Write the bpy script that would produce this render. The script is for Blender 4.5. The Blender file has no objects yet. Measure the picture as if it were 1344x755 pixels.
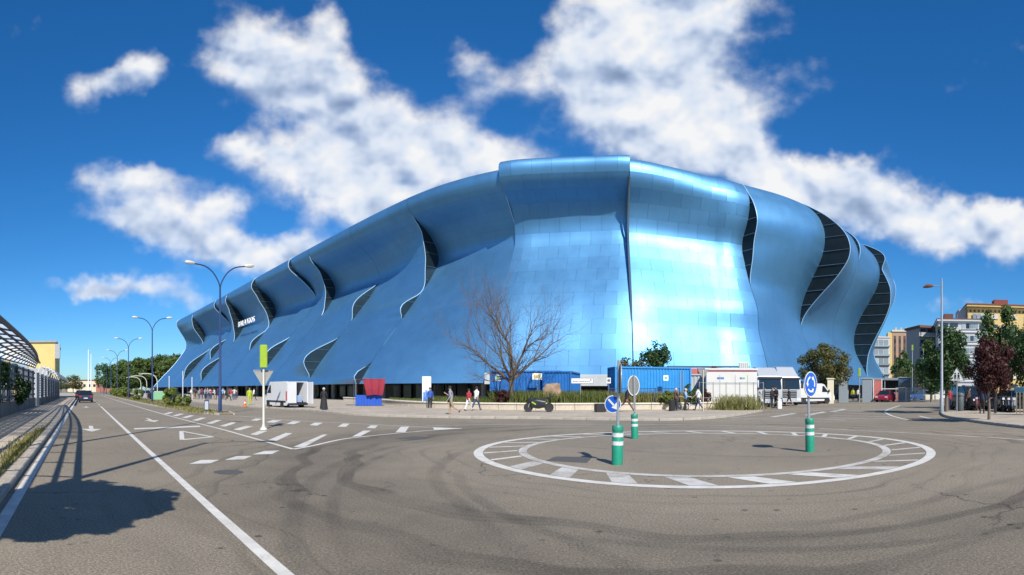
import bpy, bmesh, math, random
from mathutils import Vector, Matrix
random.seed(7)
R = math.radians
PI = math.pi
SC = bpy.context.scene
COL = SC.collection

# ------------------------------------------------------------------ camera
EYE, FOC, HOR, MID = 1.65, 717.0, 511.0, 672.0      # eye height; panorama scale (pixels per radian), horizon row, centre column
cam = bpy.data.cameras.new('camera')
camo = bpy.data.objects.new('camera', cam)
COL.objects.link(camo)
camo.location = (0, 0, EYE)
camo.rotation_euler = (R(90), 0, 0)
cam.type = 'PANO'
cam.panorama_type = 'CENTRAL_CYLINDRICAL'
cam.central_cylindrical_range_u_min = -672 / FOC
cam.central_cylindrical_range_u_max = 672 / FOC
cam.central_cylindrical_range_v_min = -(755 - HOR) / FOC
cam.central_cylindrical_range_v_max = HOR / FOC
cam.central_cylindrical_radius = 1.0
cam.clip_start = 0.05
cam.clip_end = 6000
SC.camera = camo

# ------------------------------------------------------------------ sun, sky, exposure
SUN_EL, SUN_AZ = R(42), R(166.5)                    # azimuth clockwise from +Y; shadows fall towards -13.5 degrees
sd = bpy.data.lights.new('sun', 'SUN')
sd.energy = 4.8
sd.angle = R(0.53)
sd.color = (1.0, 0.94, 0.85)
so = bpy.data.objects.new('sun', sd)
COL.objects.link(so)
so.location = (0, 0, 80)
tosun = Vector((math.sin(SUN_AZ) * math.cos(SUN_EL), math.cos(SUN_AZ) * math.cos(SUN_EL), math.sin(SUN_EL)))
so.rotation_euler = tosun.to_track_quat('Z', 'Y').to_euler()
SC.view_settings.view_transform = 'Standard'
SC.view_settings.look = 'None'
SC.view_settings.exposure = 0.4
SC.view_settings.gamma = 1.0
SC.render.engine = 'CYCLES'
SC.cycles.max_bounces = 6
SC.cycles.transparent_max_bounces = 16
SC.cycles.use_denoising = True
SC.cycles.sample_clamp_indirect = 6.0


class NT:
    """small helper to wire node trees"""
    def __init__(self, tree):
        self.t = tree
        self.n = tree.nodes
        self.l = tree.links

    def node(self, typ, **kw):
        nd = self.n.new(typ)
        for k, v in kw.items():
            setattr(nd, k, v)
        return nd

    def put(self, sock, val):
        if hasattr(val, 'is_output') or isinstance(val, bpy.types.NodeSocket):
            self.l.new(val, sock)
        elif val is not None:
            sock.default_value = val

    def math(self, op, a, b=None, c=None, clamp=False):
        nd = self.node('ShaderNodeMath', operation=op, use_clamp=clamp)
        self.put(nd.inputs[0], a)
        if b is not None:
            self.put(nd.inputs[1], b)
        if c is not None:
            self.put(nd.inputs[2], c)
        return nd.outputs[0]

    def noise(self, vec, scale, detail=4, rough=0.55, dist=0.0, dim='3D', w=None):
        nd = self.node('ShaderNodeTexNoise', noise_dimensions=dim)
        if vec is not None and dim != '1D':
            self.put(nd.inputs['Vector'], vec)
        if w is not None:
            self.put(nd.inputs['W'], w)
        nd.inputs['Scale'].default_value = scale
        nd.inputs['Detail'].default_value = detail
        nd.inputs['Roughness'].default_value = rough
        nd.inputs['Distortion'].default_value = dist
        return nd.outputs[0]

    def ramp(self, fac, stops):
        nd = self.node('ShaderNodeValToRGB')
        self.put(nd.inputs[0], fac)
        cr = nd.color_ramp
        while len(cr.elements) < len(stops):
            cr.elements.new(0.5)
        for e, (p, c) in zip(cr.elements, stops):
            e.position = p
            e.color = c if len(c) == 4 else (*c, 1)
        return nd.outputs[0]

    def mix(self, fac, a, b, blend='MIX'):
        nd = self.node('ShaderNodeMix', data_type='RGBA', blend_type=blend)
        self.put(nd.inputs[0], fac)
        self.put(nd.inputs[6], a if not isinstance(a, tuple) else (*a, 1)[:4])
        self.put(nd.inputs[7], b if not isinstance(b, tuple) else (*b, 1)[:4])
        return nd.outputs[2]

    def mapr(self, v, a, b, c=0.0, d=1.0, smooth=False):
        nd = self.node('ShaderNodeMapRange', interpolation_type='SMOOTHSTEP' if smooth else 'LINEAR')
        self.put(nd.inputs[0], v)
        for i, x in enumerate((a, b, c, d)):
            nd.inputs[i + 1].default_value = x
        return nd.outputs[0]


def make_world():
    w = bpy.data.worlds.new('World')
    SC.world = w
    w.use_nodes = True
    nt = NT(w.node_tree)
    nt.n.clear()
    out = nt.node('ShaderNodeOutputWorld')
    bg = nt.node('ShaderNodeBackground')
    nt.l.new(bg.outputs[0], out.inputs[0])
    sky = nt.node('ShaderNodeTexSky', sky_type='NISHITA')
    sky.sun_disc = False
    sky.sun_elevation = SUN_EL
    sky.sun_rotation = SUN_AZ
    sky.air_density = 1.0
    sky.dust_density = 0.25
    sky.ozone_density = 3.0
    hs = nt.node('ShaderNodeHueSaturation')
    hs.inputs['Saturation'].default_value = 1.12
    hs.inputs['Hue'].default_value = 0.50
    hs.inputs['Value'].default_value = 0.95
    tint = nt.mix(1.0, sky.outputs[0], (.52, .80, 1.08), 'MULTIPLY')
    nt.l.new(tint, hs.inputs['Color'])
    tc = nt.node('ShaderNodeTexCoord')
    sep = nt.node('ShaderNodeSeparateXYZ')
    nt.l.new(tc.outputs['Generated'], sep.inputs[0])
    x, y, z = sep.outputs
    # cloud-layer coordinates: bearing (folded every 120 degrees so the cloud field goes on all round) and slope
    az = nt.math('ARCTAN2', x, y)
    az = nt.math('SUBTRACT', nt.math('PINGPONG', nt.math('ADD', az, R(60) + R(240)), R(120)), R(60))
    rr = nt.math('SQRT', nt.math('ADD', nt.math('MULTIPLY', x, x), nt.math('MULTIPLY', y, y)))
    slope = nt.math('DIVIDE', z, nt.math('MAXIMUM', rr, 0.05))
    # cloud masses: (bearing rad, slope, width, height, weight)
    B = [(860, 60, 150, 100, 1.15), (800, 140, 110, 70, 1.0), (925, 165, 85, 62, 1.05), (760, 60, 60, 50, .5), (880, 10, 90, 50, .8),
         (335, 75, 72, 52, 1.0), (405, 110, 90, 58, 1.0), (480, 160, 105, 55, 1.0), (565, 195, 95, 46, 1.0), (650, 205, 80, 36, .85),
         (430, 232, 85, 42, .9), (500, 275, 90, 36, 1.0), (425, 25, 38, 42, .75), (270, 42, 22, 16, .3), (395, 215, 60, 40, .6),
         (148, 112, 56, 30, .95), (200, 90, 34, 28, .7), (178, 236, 84, 32, 1.05), (196, 290, 70, 29, 1.05), (312, 198, 46, 26, .95),
         (262, 322, 80, 34, 1.0), (370, 335, 70, 26, 1.0), (160, 377, 88, 20, .92), (620, 95, 42, 42, .66), (572, 48, 26, 26, .4),
         (292, 268, 38, 24, .8), (240, 400, 40, 20, .75), (130, 385, 46, 12, .45),
         (1075, 245, 85, 36, .95), (1150, 275, 105, 40, 1.1), (1250, 300, 110, 36, 1.05), (1335, 305, 80, 36, 1.0), (1118, 218, 30, 26, .7),
         (1010, 232, 48, 30, .85), (960, 205, 60, 36, .8), (1320, 398, 80, 11, .5), (1195, 405, 60, 9, .25), (60, 290, 90, 22, .22),
         (60, 440, 150, 16, .30)]
    B = [((a - MID) / FOC, (HOR - b) / FOC, c / FOC, d / FOC, e) for a, b, c, d, e in B]

    def vec(u, v, k=1.0):
        c = nt.node('ShaderNodeCombineXYZ')
        nt.put(c.inputs[0], u)
        nt.put(c.inputs[1], v)
        c.inputs[2].default_value = k
        return c.outputs[0]
    wob = nt.noise(vec(az, slope), 8.0, 4, .6)
    wob2 = nt.noise(vec(az, slope, 7.3), 8.0, 4, .6)
    au = nt.math('ADD', az, nt.math('MULTIPLY', nt.math('SUBTRACT', wob, .5), .13))
    sv = nt.math('ADD', slope, nt.math('MULTIPLY', nt.math('SUBTRACT', wob2, .5), .11))
    tot = hgt = None
    for a, b, c, d, e in B:
        du = nt.math('MULTIPLY_ADD', au, 1 / c, -a / c)
        dv = nt.math('MULTIPLY_ADD', sv, 1 / d, -b / d)
        q = nt.math('MULTIPLY_ADD', du, du, nt.math('MULTIPLY', dv, dv))
        g = nt.math('MULTIPLY', nt.math('POWER', 0.29, q), e)
        hgt = nt.math('MULTIPLY', g, dv) if hgt is None else nt.math('MULTIPLY_ADD', g, dv, hgt)
        tot = g if tot is None else nt.math('ADD', tot, g)
    rel0 = nt.math('DIVIDE', hgt, nt.math('MAXIMUM', tot, .05))
    d0 = nt.math('MINIMUM', tot, 1.28)
    nz = nt.noise(vec(az, nt.math('MULTIPLY', slope, 1.2)), 8.5, 8, .50, .0)
    nzs = nt.noise(vec(az, nt.math('MULTIPLY', slope, 1.2)), 8.5, 3, .5, .0)
    nzu = nt.noise(vec(nt.math('ADD', az, .007), nt.math('MULTIPLY', nt.math('ADD', slope, .028), 1.2)), 8.5, 3, .5, .0)
    dens = nt.math('ADD', d0, nt.math('MULTIPLY', nt.math('SUBTRACT', nz, .5), 1.75))
    alpha = nt.mapr(dens, .28, 1.12, 0, 1, True)
    # lit tops and greyer bases: less cloud above means more light
    rel = nt.math('ADD', nt.math('MULTIPLY', rel0, .25), nt.math('MULTIPLY', nt.math('SUBTRACT', nzs, nzu), 2.2))
    lo0 = nt.noise(vec(az, slope, 3.1), 4.5, 2, .5)
    lo1 = nt.noise(vec(nt.math('ADD', az, .02), nt.math('ADD', slope, .07), 3.1), 4.5, 2, .5)
    rel = nt.math('ADD', rel, nt.math('MULTIPLY', nt.math('SUBTRACT', lo0, lo1), 1.0))
    rel = nt.math('SUBTRACT', rel, nt.math('MULTIPLY', nt.mapr(dens, .9, 1.7), .14))
    lit = nt.mapr(nt.math('ADD', rel, .68), 0, 1, 0, 1)
    ccol = nt.ramp(lit, [(0, (.22, .30, .47)), (.3, (.42, .53, .74)), (.60, (.76, .84, .97)), (.9, (1.0, 1.0, 1.0))])
    sc = nt.node('ShaderNodeVectorMath', operation='SCALE')
    nt.l.new(ccol, sc.inputs[0])
    sc.inputs['Scale'].default_value = 7.2
    up = nt.mapr(slope, -.02, .03)
    alpha = nt.math('MULTIPLY', nt.math('MULTIPLY', alpha, .96), up)
    fin = nt.mix(alpha, hs.outputs[0], sc.outputs[0])
    nt.l.new(fin, bg.inputs[0])
    bg.inputs[1].default_value = 0.10
    w.cycles.sampling_method = 'MANUAL'
    w.cycles.sample_map_resolution = 512


make_world()


# ------------------------------------------------------------------ survey helpers (bearing / distance and street axes)
def bear(px):
    return (px - MID) / FOC


def at(px, d, z=0.0):
    a = bear(px)
    return Vector((d * math.sin(a), d * math.cos(a), z))


def gp(px, py, z=0.0):
    return at(px, EYE * FOC / (py - HOR), z)


def st(s, t, z=0.0):                                # s along the avenue, t across it towards the stadium
    return Vector(((t - s) * .70711, (s + t) * .70711, z))


ROAD_RZ = R(135)                                    # local +x pointing down the avenue


# ------------------------------------------------------------------ materials
MATS = {}


def pmat(name, col, rough=.6, metal=0.0, var=0.12, scale=6.0, bump=0.0, bscale=40.0, spec=.5, coat=0.0, emit=None, rnd=0.0, wear=None):
    m = bpy.data.materials.new(name)
    m.use_nodes = True
    nt = NT(m.node_tree)
    b = nt.n['Principled BSDF']
    tc = nt.node('ShaderNodeTexCoord')
    c = nt.noise(tc.outputs['Object'], scale, 5, .6)
    f = nt.mapr(c, .25, .75, 1 - var, 1 + var)
    if rnd:
        oi = nt.node('ShaderNodeObjectInfo')
        f = nt.math('MULTIPLY', f, nt.mapr(oi.outputs['Random'], 0, 1, 1 - rnd, 1 + rnd))
    sc = nt.node('ShaderNodeVectorMath', operation='SCALE')
    sc.inputs[0].default_value = col
    nt.l.new(f, sc.inputs['Scale'])
    colout = sc.outputs[0]
    if wear:
        wn = nt.noise(tc.outputs['Object'], wear[1], 6, .7)
        colout = nt.mix(nt.mapr(wn, wear[2], wear[3]), colout, wear[0])
    nt.l.new(colout, b.inputs['Base Color'])
    b.inputs['Roughness'].default_value = rough
    b.inputs['Metallic'].default_value = metal
    b.inputs['Specular IOR Level'].default_value = spec
    b.inputs['Coat Weight'].default_value = coat
    if emit:
        b.inputs['Emission Color'].default_value = (*emit[0], 1)
        b.inputs['Emission Strength'].default_value = emit[1]
    if bump:
        bn = nt.noise(tc.outputs['Object'], bscale, 5, .6)
        bp = nt.node('ShaderNodeBump')
        bp.inputs['Strength'].default_value = bump
        bp.inputs['Distance'].default_value = .02
        nt.l.new(bn, bp.inputs['Height'])
        nt.l.new(bp.outputs[0], b.inputs['Normal'])
    MATS[name] = m
    return m


def mat(name):
    return MATS[name]


ISL = (5.3, 14.4)                                   # centre of the painted roundabout


def asphalt_mat():
    m = bpy.data.materials.new('asphalt')
    m.use_nodes = True
    nt = NT(m.node_tree)
    b = nt.n['Principled BSDF']
    geo = nt.node('ShaderNodeNewGeometry')
    P = geo.outputs['Position']
    big = nt.noise(P, .12, 5, .6)
    mid = nt.noise(P, 1.3, 6, .65)
    grain = nt.noise(P, 34, 4, .8)
    v = nt.node('ShaderNodeTexVoronoi')
    nt.l.new(P, v.inputs['Vector'])
    v.inputs['Scale'].default_value = 70
    col = nt.ramp(grain, [(.30, (.088, .074, .055)), (.5, (.235, .201, .152)), (.70, (.435, .372, .284))])
    chip = nt.mapr(v.outputs['Distance'], .05, .45, 1.35, .85)
    f = nt.math('MULTIPLY', nt.mapr(big, .3, .7, .80, 1.14), nt.mapr(mid, .25, .75, .9, 1.09))
    f = nt.math('MULTIPLY', f, chip)
    # tyre-worn arcs round the island
    sep = nt.node('ShaderNodeSeparateXYZ')
    nt.l.new(P, sep.inputs[0])
    dx = nt.math('SUBTRACT', sep.outputs[0], ISL[0])
    dy = nt.math('SUBTRACT', sep.outputs[1], ISL[1])
    rad = nt.math('SQRT', nt.math('ADD', nt.math('MULTIPLY', dx, dx), nt.math('MULTIPLY', dy, dy)))
    radw = nt.math('ADD', rad, nt.math('MULTIPLY', nt.math('SUBTRACT', nt.noise(P, .22, 2, .5), .5), 3.2))
    arcs = nt.noise(None, 1.45, 3, .6, dim='1D', w=radw)
    rip = nt.noise(None, 7.0, 2, .5, dim='1D', w=radw)
    arcm = nt.math('MULTIPLY', nt.mapr(arcs, .50, .66, 0, 1, True), nt.mapr(rad, 6.3, 7.2))
    arcm = nt.math('MULTIPLY', arcm, nt.mapr(rad, 15.0, 11.5))
    arcm = nt.math('MULTIPLY', arcm, nt.mapr(nt.noise(P, .28, 3, .6), .36, .62, .15, 1))
    arcm = nt.math('MULTIPLY', arcm, nt.mapr(rip, .3, .6, .55, 1))
    arcm = nt.math('MULTIPLY', arcm, nt.mapr(mid, .3, .6, .6, 1))
    f = nt.math('MULTIPLY', f, nt.math('SUBTRACT', 1, nt.math('MULTIPLY', arcm, .56)))
    sweep = nt.math('MULTIPLY', nt.mapr(radw, 7.4, 10.0, 0, 1, True), nt.mapr(radw, 13.2, 11.0, 0, 1, True))
    sweep = nt.math('MULTIPLY', sweep, nt.mapr(nt.math('ADD', dx, nt.math('MULTIPLY', dy, .55)), 2.0, -4.5, 0, 1, True))
    sweep = nt.math('MULTIPLY', sweep, nt.mapr(nt.noise(P, .6, 4, .65), .25, .7, .45, 1))
    f = nt.math('MULTIPLY', f, nt.math('SUBTRACT', 1, nt.math('MULTIPLY', sweep, .34)))
    # oil and gum spots
    sp = nt.node('ShaderNodeTexVoronoi')
    nt.l.new(P, sp.inputs['Vector'])
    sp.inputs['Scale'].default_value = 2.6
    spot = nt.math('MULTIPLY', nt.mapr(sp.outputs['Distance'], .16, .07), nt.mapr(nt.noise(P, .45, 3, .6), .46, .56))
    f = nt.math('MULTIPLY', f, nt.math('SUBTRACT', 1, nt.math('MULTIPLY', spot, .68)))
    # cracks
    cr = nt.node('ShaderNodeTexVoronoi', feature='DISTANCE_TO_EDGE')
    wv = nt.node('ShaderNodeVectorMath', operation='ADD')
    nt.l.new(P, wv.inputs[0])
    n3 = nt.node('ShaderNodeTexNoise')
    nt.l.new(P, n3.inputs['Vector'])
    n3.inputs['Scale'].default_value = 1.4
    n3.inputs['Detail'].default_value = 5
    nt.l.new(n3.outputs['Color'], wv.inputs[1])
    nt.l.new(wv.outputs[0], cr.inputs['Vector'])
    cr.inputs['Scale'].default_value = .16
    crk = nt.math('MULTIPLY', nt.mapr(cr.outputs['Distance'], .006, .001), nt.mapr(nt.noise(P, .15, 2, .5), .46, .56))
    f = nt.math('MULTIPLY', f, nt.math('SUBTRACT', 1, nt.math('MULTIPLY', crk, .55)))
    sc = nt.node('ShaderNodeVectorMath', operation='SCALE')
    nt.l.new(col, sc.inputs[0])
    nt.l.new(f, sc.inputs['Scale'])
    nt.l.new(sc.outputs[0], b.inputs['Base Color'])
    b.inputs['Roughness'].default_value = .82
    b.inputs['Specular IOR Level'].default_value = .3
    bp = nt.node('ShaderNodeBump')
    bp.inputs['Strength'].default_value = .5
    bp.inputs['Distance'].default_value = .012
    nt.l.new(grain, bp.inputs['Height'])
    nt.l.new(bp.outputs[0], b.inputs['Normal'])
    MATS['asphalt'] = m


def paint_mat(name, col, lo, hi):
    m = bpy.data.materials.new(name)
    m.use_nodes = True
    nt = NT(m.node_tree)
    b = nt.n['Principled BSDF']
    geo = nt.node('ShaderNodeNewGeometry')
    P = geo.outputs['Position']
    g = nt.noise(P, 38, 4, .7)
    w = nt.noise(P, 1.1, 5, .65)
    k = nt.mapr(nt.math('ADD', nt.math('MULTIPLY', g, .55), nt.math('MULTIPLY', w, .6)), lo, hi)
    dirt = nt.mapr(nt.noise(P, 3.5, 5, .6), .25, .75, .72, 1.04)
    sc = nt.node('ShaderNodeVectorMath', operation='SCALE')
    sc.inputs[0].default_value = col
    nt.l.new(dirt, sc.inputs['Scale'])
    c = nt.mix(k, sc.outputs[0], (.235, .201, .152))
    nt.l.new(c, b.inputs['Base Color'])
    b.inputs['Roughness'].default_value = .65
    MATS[name] = m


def paving_mat():
    m = bpy.data.materials.new('paving')
    m.use_nodes = True
    nt = NT(m.node_tree)
    b = nt.n['Principled BSDF']
    geo = nt.node('ShaderNodeNewGeometry')
    P = geo.outputs['Position']
    br = nt.node('ShaderNodeTexBrick')
    mp = nt.node('ShaderNodeMapping')
    mp.inputs['Rotation'].default_value = (0, 0, R(45))
    nt.l.new(P, mp.inputs['Vector'])
    nt.l.new(mp.outputs[0], br.inputs['Vector'])
    br.offset = .5
    br.inputs['Color1'].default_value = (.44, .375, .29, 1)
    br.inputs['Color2'].default_value = (.375, .32, .25, 1)
    br.inputs['Mortar'].default_value = (.23, .20, .16, 1)
    br.inputs['Scale'].default_value = 1.0
    br.inputs['Mortar Size'].default_value = .012
    br.inputs['Brick Width'].default_value = .6
    br.inputs['Row Height'].default_value = .4
    f = nt.math('MULTIPLY', nt.mapr(nt.noise(P, .35, 6, .65), .3, .7, .78, 1.12), nt.mapr(nt.noise(P, 30, 3, .6), .3, .7, .92, 1.08))
    sc = nt.node('ShaderNodeVectorMath', operation='SCALE')
    nt.l.new(br.outputs['Color'], sc.inputs[0])
    nt.l.new(f, sc.inputs['Scale'])
    nt.l.new(sc.outputs[0], b.inputs['Base Color'])
    b.inputs['Roughness'].default_value = .8
    MATS['paving'] = m


def cladding_mat(name, tile):
    """blue metal cladding; UV is in metres along / up the skin"""
    m = bpy.data.materials.new(name)
    m.use_nodes = True
    nt = NT(m.node_tree)
    b = nt.n['Principled BSDF']
    geo = nt.node('ShaderNodeNewGeometry')
    f = nt.mapr(nt.noise(geo.outputs['Position'], .09, 4, .6), .3, .7, .93, 1.07)
    streak = nt.node('ShaderNodeMapping')
    streak.inputs['Scale'].default_value = (1.1, 1.1, .08)
    nt.l.new(geo.outputs['Position'], streak.inputs['Vector'])
    f = nt.math('MULTIPLY', f, nt.mapr(nt.noise(streak.outputs[0], .8, 5, .65), .3, .7, .95, 1.04))
    base = (.112, .310, .545)
    if tile:
        uv = nt.node('ShaderNodeUVMap')
        br = nt.node('ShaderNodeTexBrick')
        nt.l.new(uv.outputs[0], br.inputs['Vector'])
        br.offset = .5
        br.inputs['Color1'].default_value = (1, 1, 1, 1)
        br.inputs['Color2'].default_value = (.97, .97, .97, 1)
        br.inputs['Mortar'].default_value = (.82, .82, .82, 1)
        br.inputs['Scale'].default_value = 1.0
        br.inputs['Mortar Size'].default_value = .022
        br.inputs['Brick Width'].default_value = 2.8
        br.inputs['Row Height'].default_value = 1.4
        sc0 = nt.node('ShaderNodeVectorMath', operation='MULTIPLY')
        nt.l.new(br.outputs['Color'], sc0.inputs[0])
        sc0.inputs[1].default_value = base
        bout = sc0.outputs[0]
        rj = nt.mapr(br.outputs['Fac'], 0, 1, 0, .1)
    else:
        oi = nt.node('ShaderNodeObjectInfo')
        f = nt.math('MULTIPLY', f, nt.mapr(oi.outputs['Random'], 0, 1, .99, 1.01))
        bout = base
        rj = nt.mapr(oi.outputs['Random'], 0, 1, -.005, .005)
    sc = nt.node('ShaderNodeVectorMath', operation='SCALE')
    nt.put(sc.inputs[0], bout)
    nt.l.new(f, sc.inputs['Scale'])
    nt.l.new(sc.outputs[0], b.inputs['Base Color'])
    b.inputs['Metallic'].default_value = .80
    b.inputs['Coat Weight'].default_value = .05
    b.inputs['Coat Roughness'].default_value = .45
    rg = nt.math('ADD', nt.mapr(nt.noise(geo.outputs['Position'], .6, 4, .6), .3, .7, .47, .53), rj)
    nt.l.new(rg, b.inputs['Roughness'])
    b.inputs['Specular IOR Level'].default_value = .5
    MATS[name] = m


def leaf_mat(name, col, col2, trans=.35, scale=1.2):
    m = bpy.data.materials.new(name)
    m.use_nodes = True
    nt = NT(m.node_tree)
    nt.n.clear()
    out = nt.node('ShaderNodeOutputMaterial')
    geo = nt.node('ShaderNodeNewGeometry')
    n = nt.noise(geo.outputs['Position'], scale, 4, .6)
    rnd = geo.outputs['Random Per Island']
    fac = nt.math('ADD', nt.math('MULTIPLY', nt.mapr(n, .3, .7), .55), nt.math('MULTIPLY', rnd, .45))
    c = nt.mix(fac, col, col2)
    d = nt.node('ShaderNodeBsdfPrincipled')
    nt.l.new(c, d.inputs['Base Color'])
    d.inputs['Roughness'].default_value = .55
    d.inputs['Specular IOR Level'].default_value = .35
    t = nt.node('ShaderNodeBsdfTranslucent')
    nt.l.new(c, t.inputs[0])
    mx = nt.node('ShaderNodeMixShader')
    mx.inputs[0].default_value = trans
    nt.l.new(d.outputs[0], mx.inputs[1])
    nt.l.new(t.outputs[0], mx.inputs[2])
    nt.l.new(mx.outputs[0], out.inputs[0])
    MATS[name] = m


def pane_mat():
    m = bpy.data.materials.new('frosted_pane')
    m.use_nodes = True
    nt = NT(m.node_tree)
    nt.n.clear()
    out = nt.node('ShaderNodeOutputMaterial')
    tr = nt.node('ShaderNodeBsdfTransparent')
    tl = nt.node('ShaderNodeBsdfTranslucent')
    tl.inputs[0].default_value = (.72, .76, .80, 1)
    mx = nt.node('ShaderNodeMixShader')
    mx.inputs[0].default_value = .62
    nt.l.new(tr.outputs[0], mx.inputs[1])
    nt.l.new(tl.outputs[0], mx.inputs[2])
    nt.l.new(mx.outputs[0], out.inputs[0])
    MATS['frosted_pane'] = m


asphalt_mat()
paint_mat('road_paint', (.64, .62, .57), .63, .78)
paint_mat('road_paint_worn', (.58, .56, .52), .54, .72)
paving_mat()
cladding_mat('cladding', True)
cladding_mat('cladding_plate', False)
pane_mat()
leaf_mat('leaf_green', (.030, .075, .018), (.085, .155, .035))
leaf_mat('leaf_dark', (.024, .060, .018), (.065, .125, .036), .3)
leaf_mat('leaf_plum', (.040, .012, .014), (.105, .035, .030), .3)
leaf_mat('leaf_mixed', (.05, .09, .025), (.16, .12, .04), .35)
leaf_mat('leaf_hill', (.040, .085, .018), (.115, .155, .035), .3, .25)
leaf_mat('grass', (.07, .105, .022), (.22, .24, .07), .4, 1.5)
leaf_mat('grass_pale', (.16, .17, .05), (.38, .36, .15), .45, 1.5)
leaf_mat('grass_dry', (.14, .15, .035), (.36, .32, .12), .4, 1.5)
pmat('ground', (.20, .18, .14), .9, var=.2, scale=.05)
pmat('kerb', (.34, .31, .265), .85, var=.16, scale=3, bump=.2)
pmat('kerb_white', (.62, .62, .60), .8, var=.14, scale=4, wear=((.30, .29, .27, 1), 5, .52, .66))
pmat('soil', (.15, .12, .075), .95, var=.25, scale=1.2, bump=.4, bscale=12)
pmat('stone_wall', (.50, .44, .35), .85, var=.22, scale=1.6, bump=.4, bscale=9, wear=((.24, .21, .165, 1), 1.1, .55, .75))
pmat('stone_cap', (.62, .57, .47), .8, var=.14, scale=3)
pmat('rock', (.27, .185, .125), .9, var=.35, scale=2.5, bump=.8, bscale=6)
pmat('bark', (.155, .12, .095), .9, var=.3, scale=8, bump=.5, bscale=20)
pmat('bark_grey', (.105, .080, .060), .9, var=.25, scale=9, bump=.5, bscale=20)
pmat('lamp_blue', (.018, .038, .125), .45, var=.08)
pmat('lamp_grey', (.34, .36, .37), .45, metal=.4, var=.08)
pmat('lamp_head', (.55, .53, .47), .4, var=.05)
pmat('galvanised', (.46, .48, .49), .42, metal=.7, var=.12, scale=10)
pmat('sign_back', (.30, .30, .28), .55, metal=.4, var=.12)
pmat('sign_blue', (.012, .10, .48), .35, var=.04, coat=.3)
pmat('sign_white', (.68, .69, .69), .4, var=.04)
pmat('sign_lime', (.27, .40, .02), .45, var=.08)
pmat('sign_black', (.02, .02, .022), .5)
pmat('bollard_green', (.008, .25, .155), .45, var=.12, scale=5, wear=((.06, .17, .12, 1), 7, .50, .68))
pmat('reflector', (.60, .63, .63), .4, var=.1, scale=20, wear=((.34, .36, .34, 1), 14, .55, .72))
pmat('pole_cream', (.55, .56, .48), .5, var=.07)
pmat('white_paint', (.80, .80, .79), .35, var=.04, coat=.3)
pmat('white_van', (.62, .63, .64), .32, var=.05, scale=1.5, coat=.4)
pmat('silver_paint', (.50, .52, .54), .35, metal=.3, var=.05, coat=.4)
pmat('black_plastic', (.018, .018, .02), .5, var=.1)
pmat('rubber', (.022, .022, .022), .8, var=.15)
pmat('rim', (.42, .43, .44), .4, metal=.8)
pmat('car_glass', (.012, .018, .022), .07, spec=.8)
pmat('lamp_red', (.45, .012, .012), .3)
pmat('lamp_white', (.75, .76, .76), .2)
pmat('facade_glass', (.012, .020, .024), .28, spec=.25, var=.3, scale=.8)
pmat('mullion', (.12, .17, .21), .4, metal=.5)
pmat('plate_backing', (.05, .17, .32), .6, metal=.3)
pmat('edge_trim', (.36, .54, .68), .4, metal=.2)
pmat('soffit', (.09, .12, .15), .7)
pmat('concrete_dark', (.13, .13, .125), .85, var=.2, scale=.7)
pmat('concrete', (.34, .33, .31), .85, var=.15, scale=1.0)
pmat('roof_deck', (.35, .38, .42), .7)
pmat('container_blue', (.016, .135, .42), .5, var=.14, scale=1.2, wear=((.05, .14, .28, 1), 3, .58, .75))
pmat('container_sky', (.022, .24, .58), .5, var=.12, scale=1.2, wear=((.08, .26, .45, 1), 3, .58, .75))
pmat('container_grey', (.42, .45, .46), .5, var=.1, scale=1.2)
pmat('container_white', (.62, .61, .575), .5, var=.05, scale=1.0, wear=((.55, .52, .46, 1), 3, .6, .8))
pmat('red_cloth', (.22, .012, .030), .8, var=.15, scale=3)
pmat('blue_cloth', (.012, .075, .42), .7, var=.15, scale=3)
pmat('yellow_wall', (.62, .50, .19), .8, var=.06, scale=.6)
pmat('yellow_render', (.68, .50, .20), .8, var=.06, scale=.6)
pmat('white_render', (.58, .57, .55), .8, var=.07, scale=.6)
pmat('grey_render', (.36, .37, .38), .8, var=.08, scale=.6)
pmat('brick_tan', (.42, .29, .20), .85, var=.09, scale=.9)
pmat('brick_dark', (.15, .075, .05), .85, var=.1, scale=.9)
pmat('cream', (.66, .60, .44), .8, var=.06)
pmat('window_dark', (.035, .05, .065), .12, spec=.7, rnd=.45)
pmat('window_pale', (.30, .37, .41), .2, spec=.6, rnd=.3)
pmat('blind', (.60, .58, .53), .7, rnd=.15)
pmat('roof_red', (.24, .065, .05), .8)
pmat('fence_navy', (.028, .045, .075), .5, var=.1)
pmat('fence_white', (.66, .67, .66), .5, var=.1)
pmat('booth_grey', (.24, .28, .31), .5, var=.1)
pmat('booth_blue', (.05, .10, .16), .45, var=.1)
pmat('panel_pink', (.48, .14, .12), .6, var=.2, scale=2)
pmat('brick_red', (.38, .15, .10), .85, var=.15, scale=4)
pmat('bin_grey', (.07, .09, .10), .55, var=.12)
pmat('barrier_blue', (.03, .12, .2), .5, var=.15)
pmat('poster', (.75, .78, .74), .5, var=.05)
pmat('poster_green', (.20, .42, .22), .6, var=.2, scale=14)
pmat('poster_ochre', (.62, .48, .16), .6, var=.2, scale=14)
pmat('text_grey', (.12, .12, .13), .6)
pmat('print_blue', (.05, .17, .50), .6, var=.5, scale=6)
pmat('patch', (.075, .072, .070), .85, var=.15, scale=8)
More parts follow.
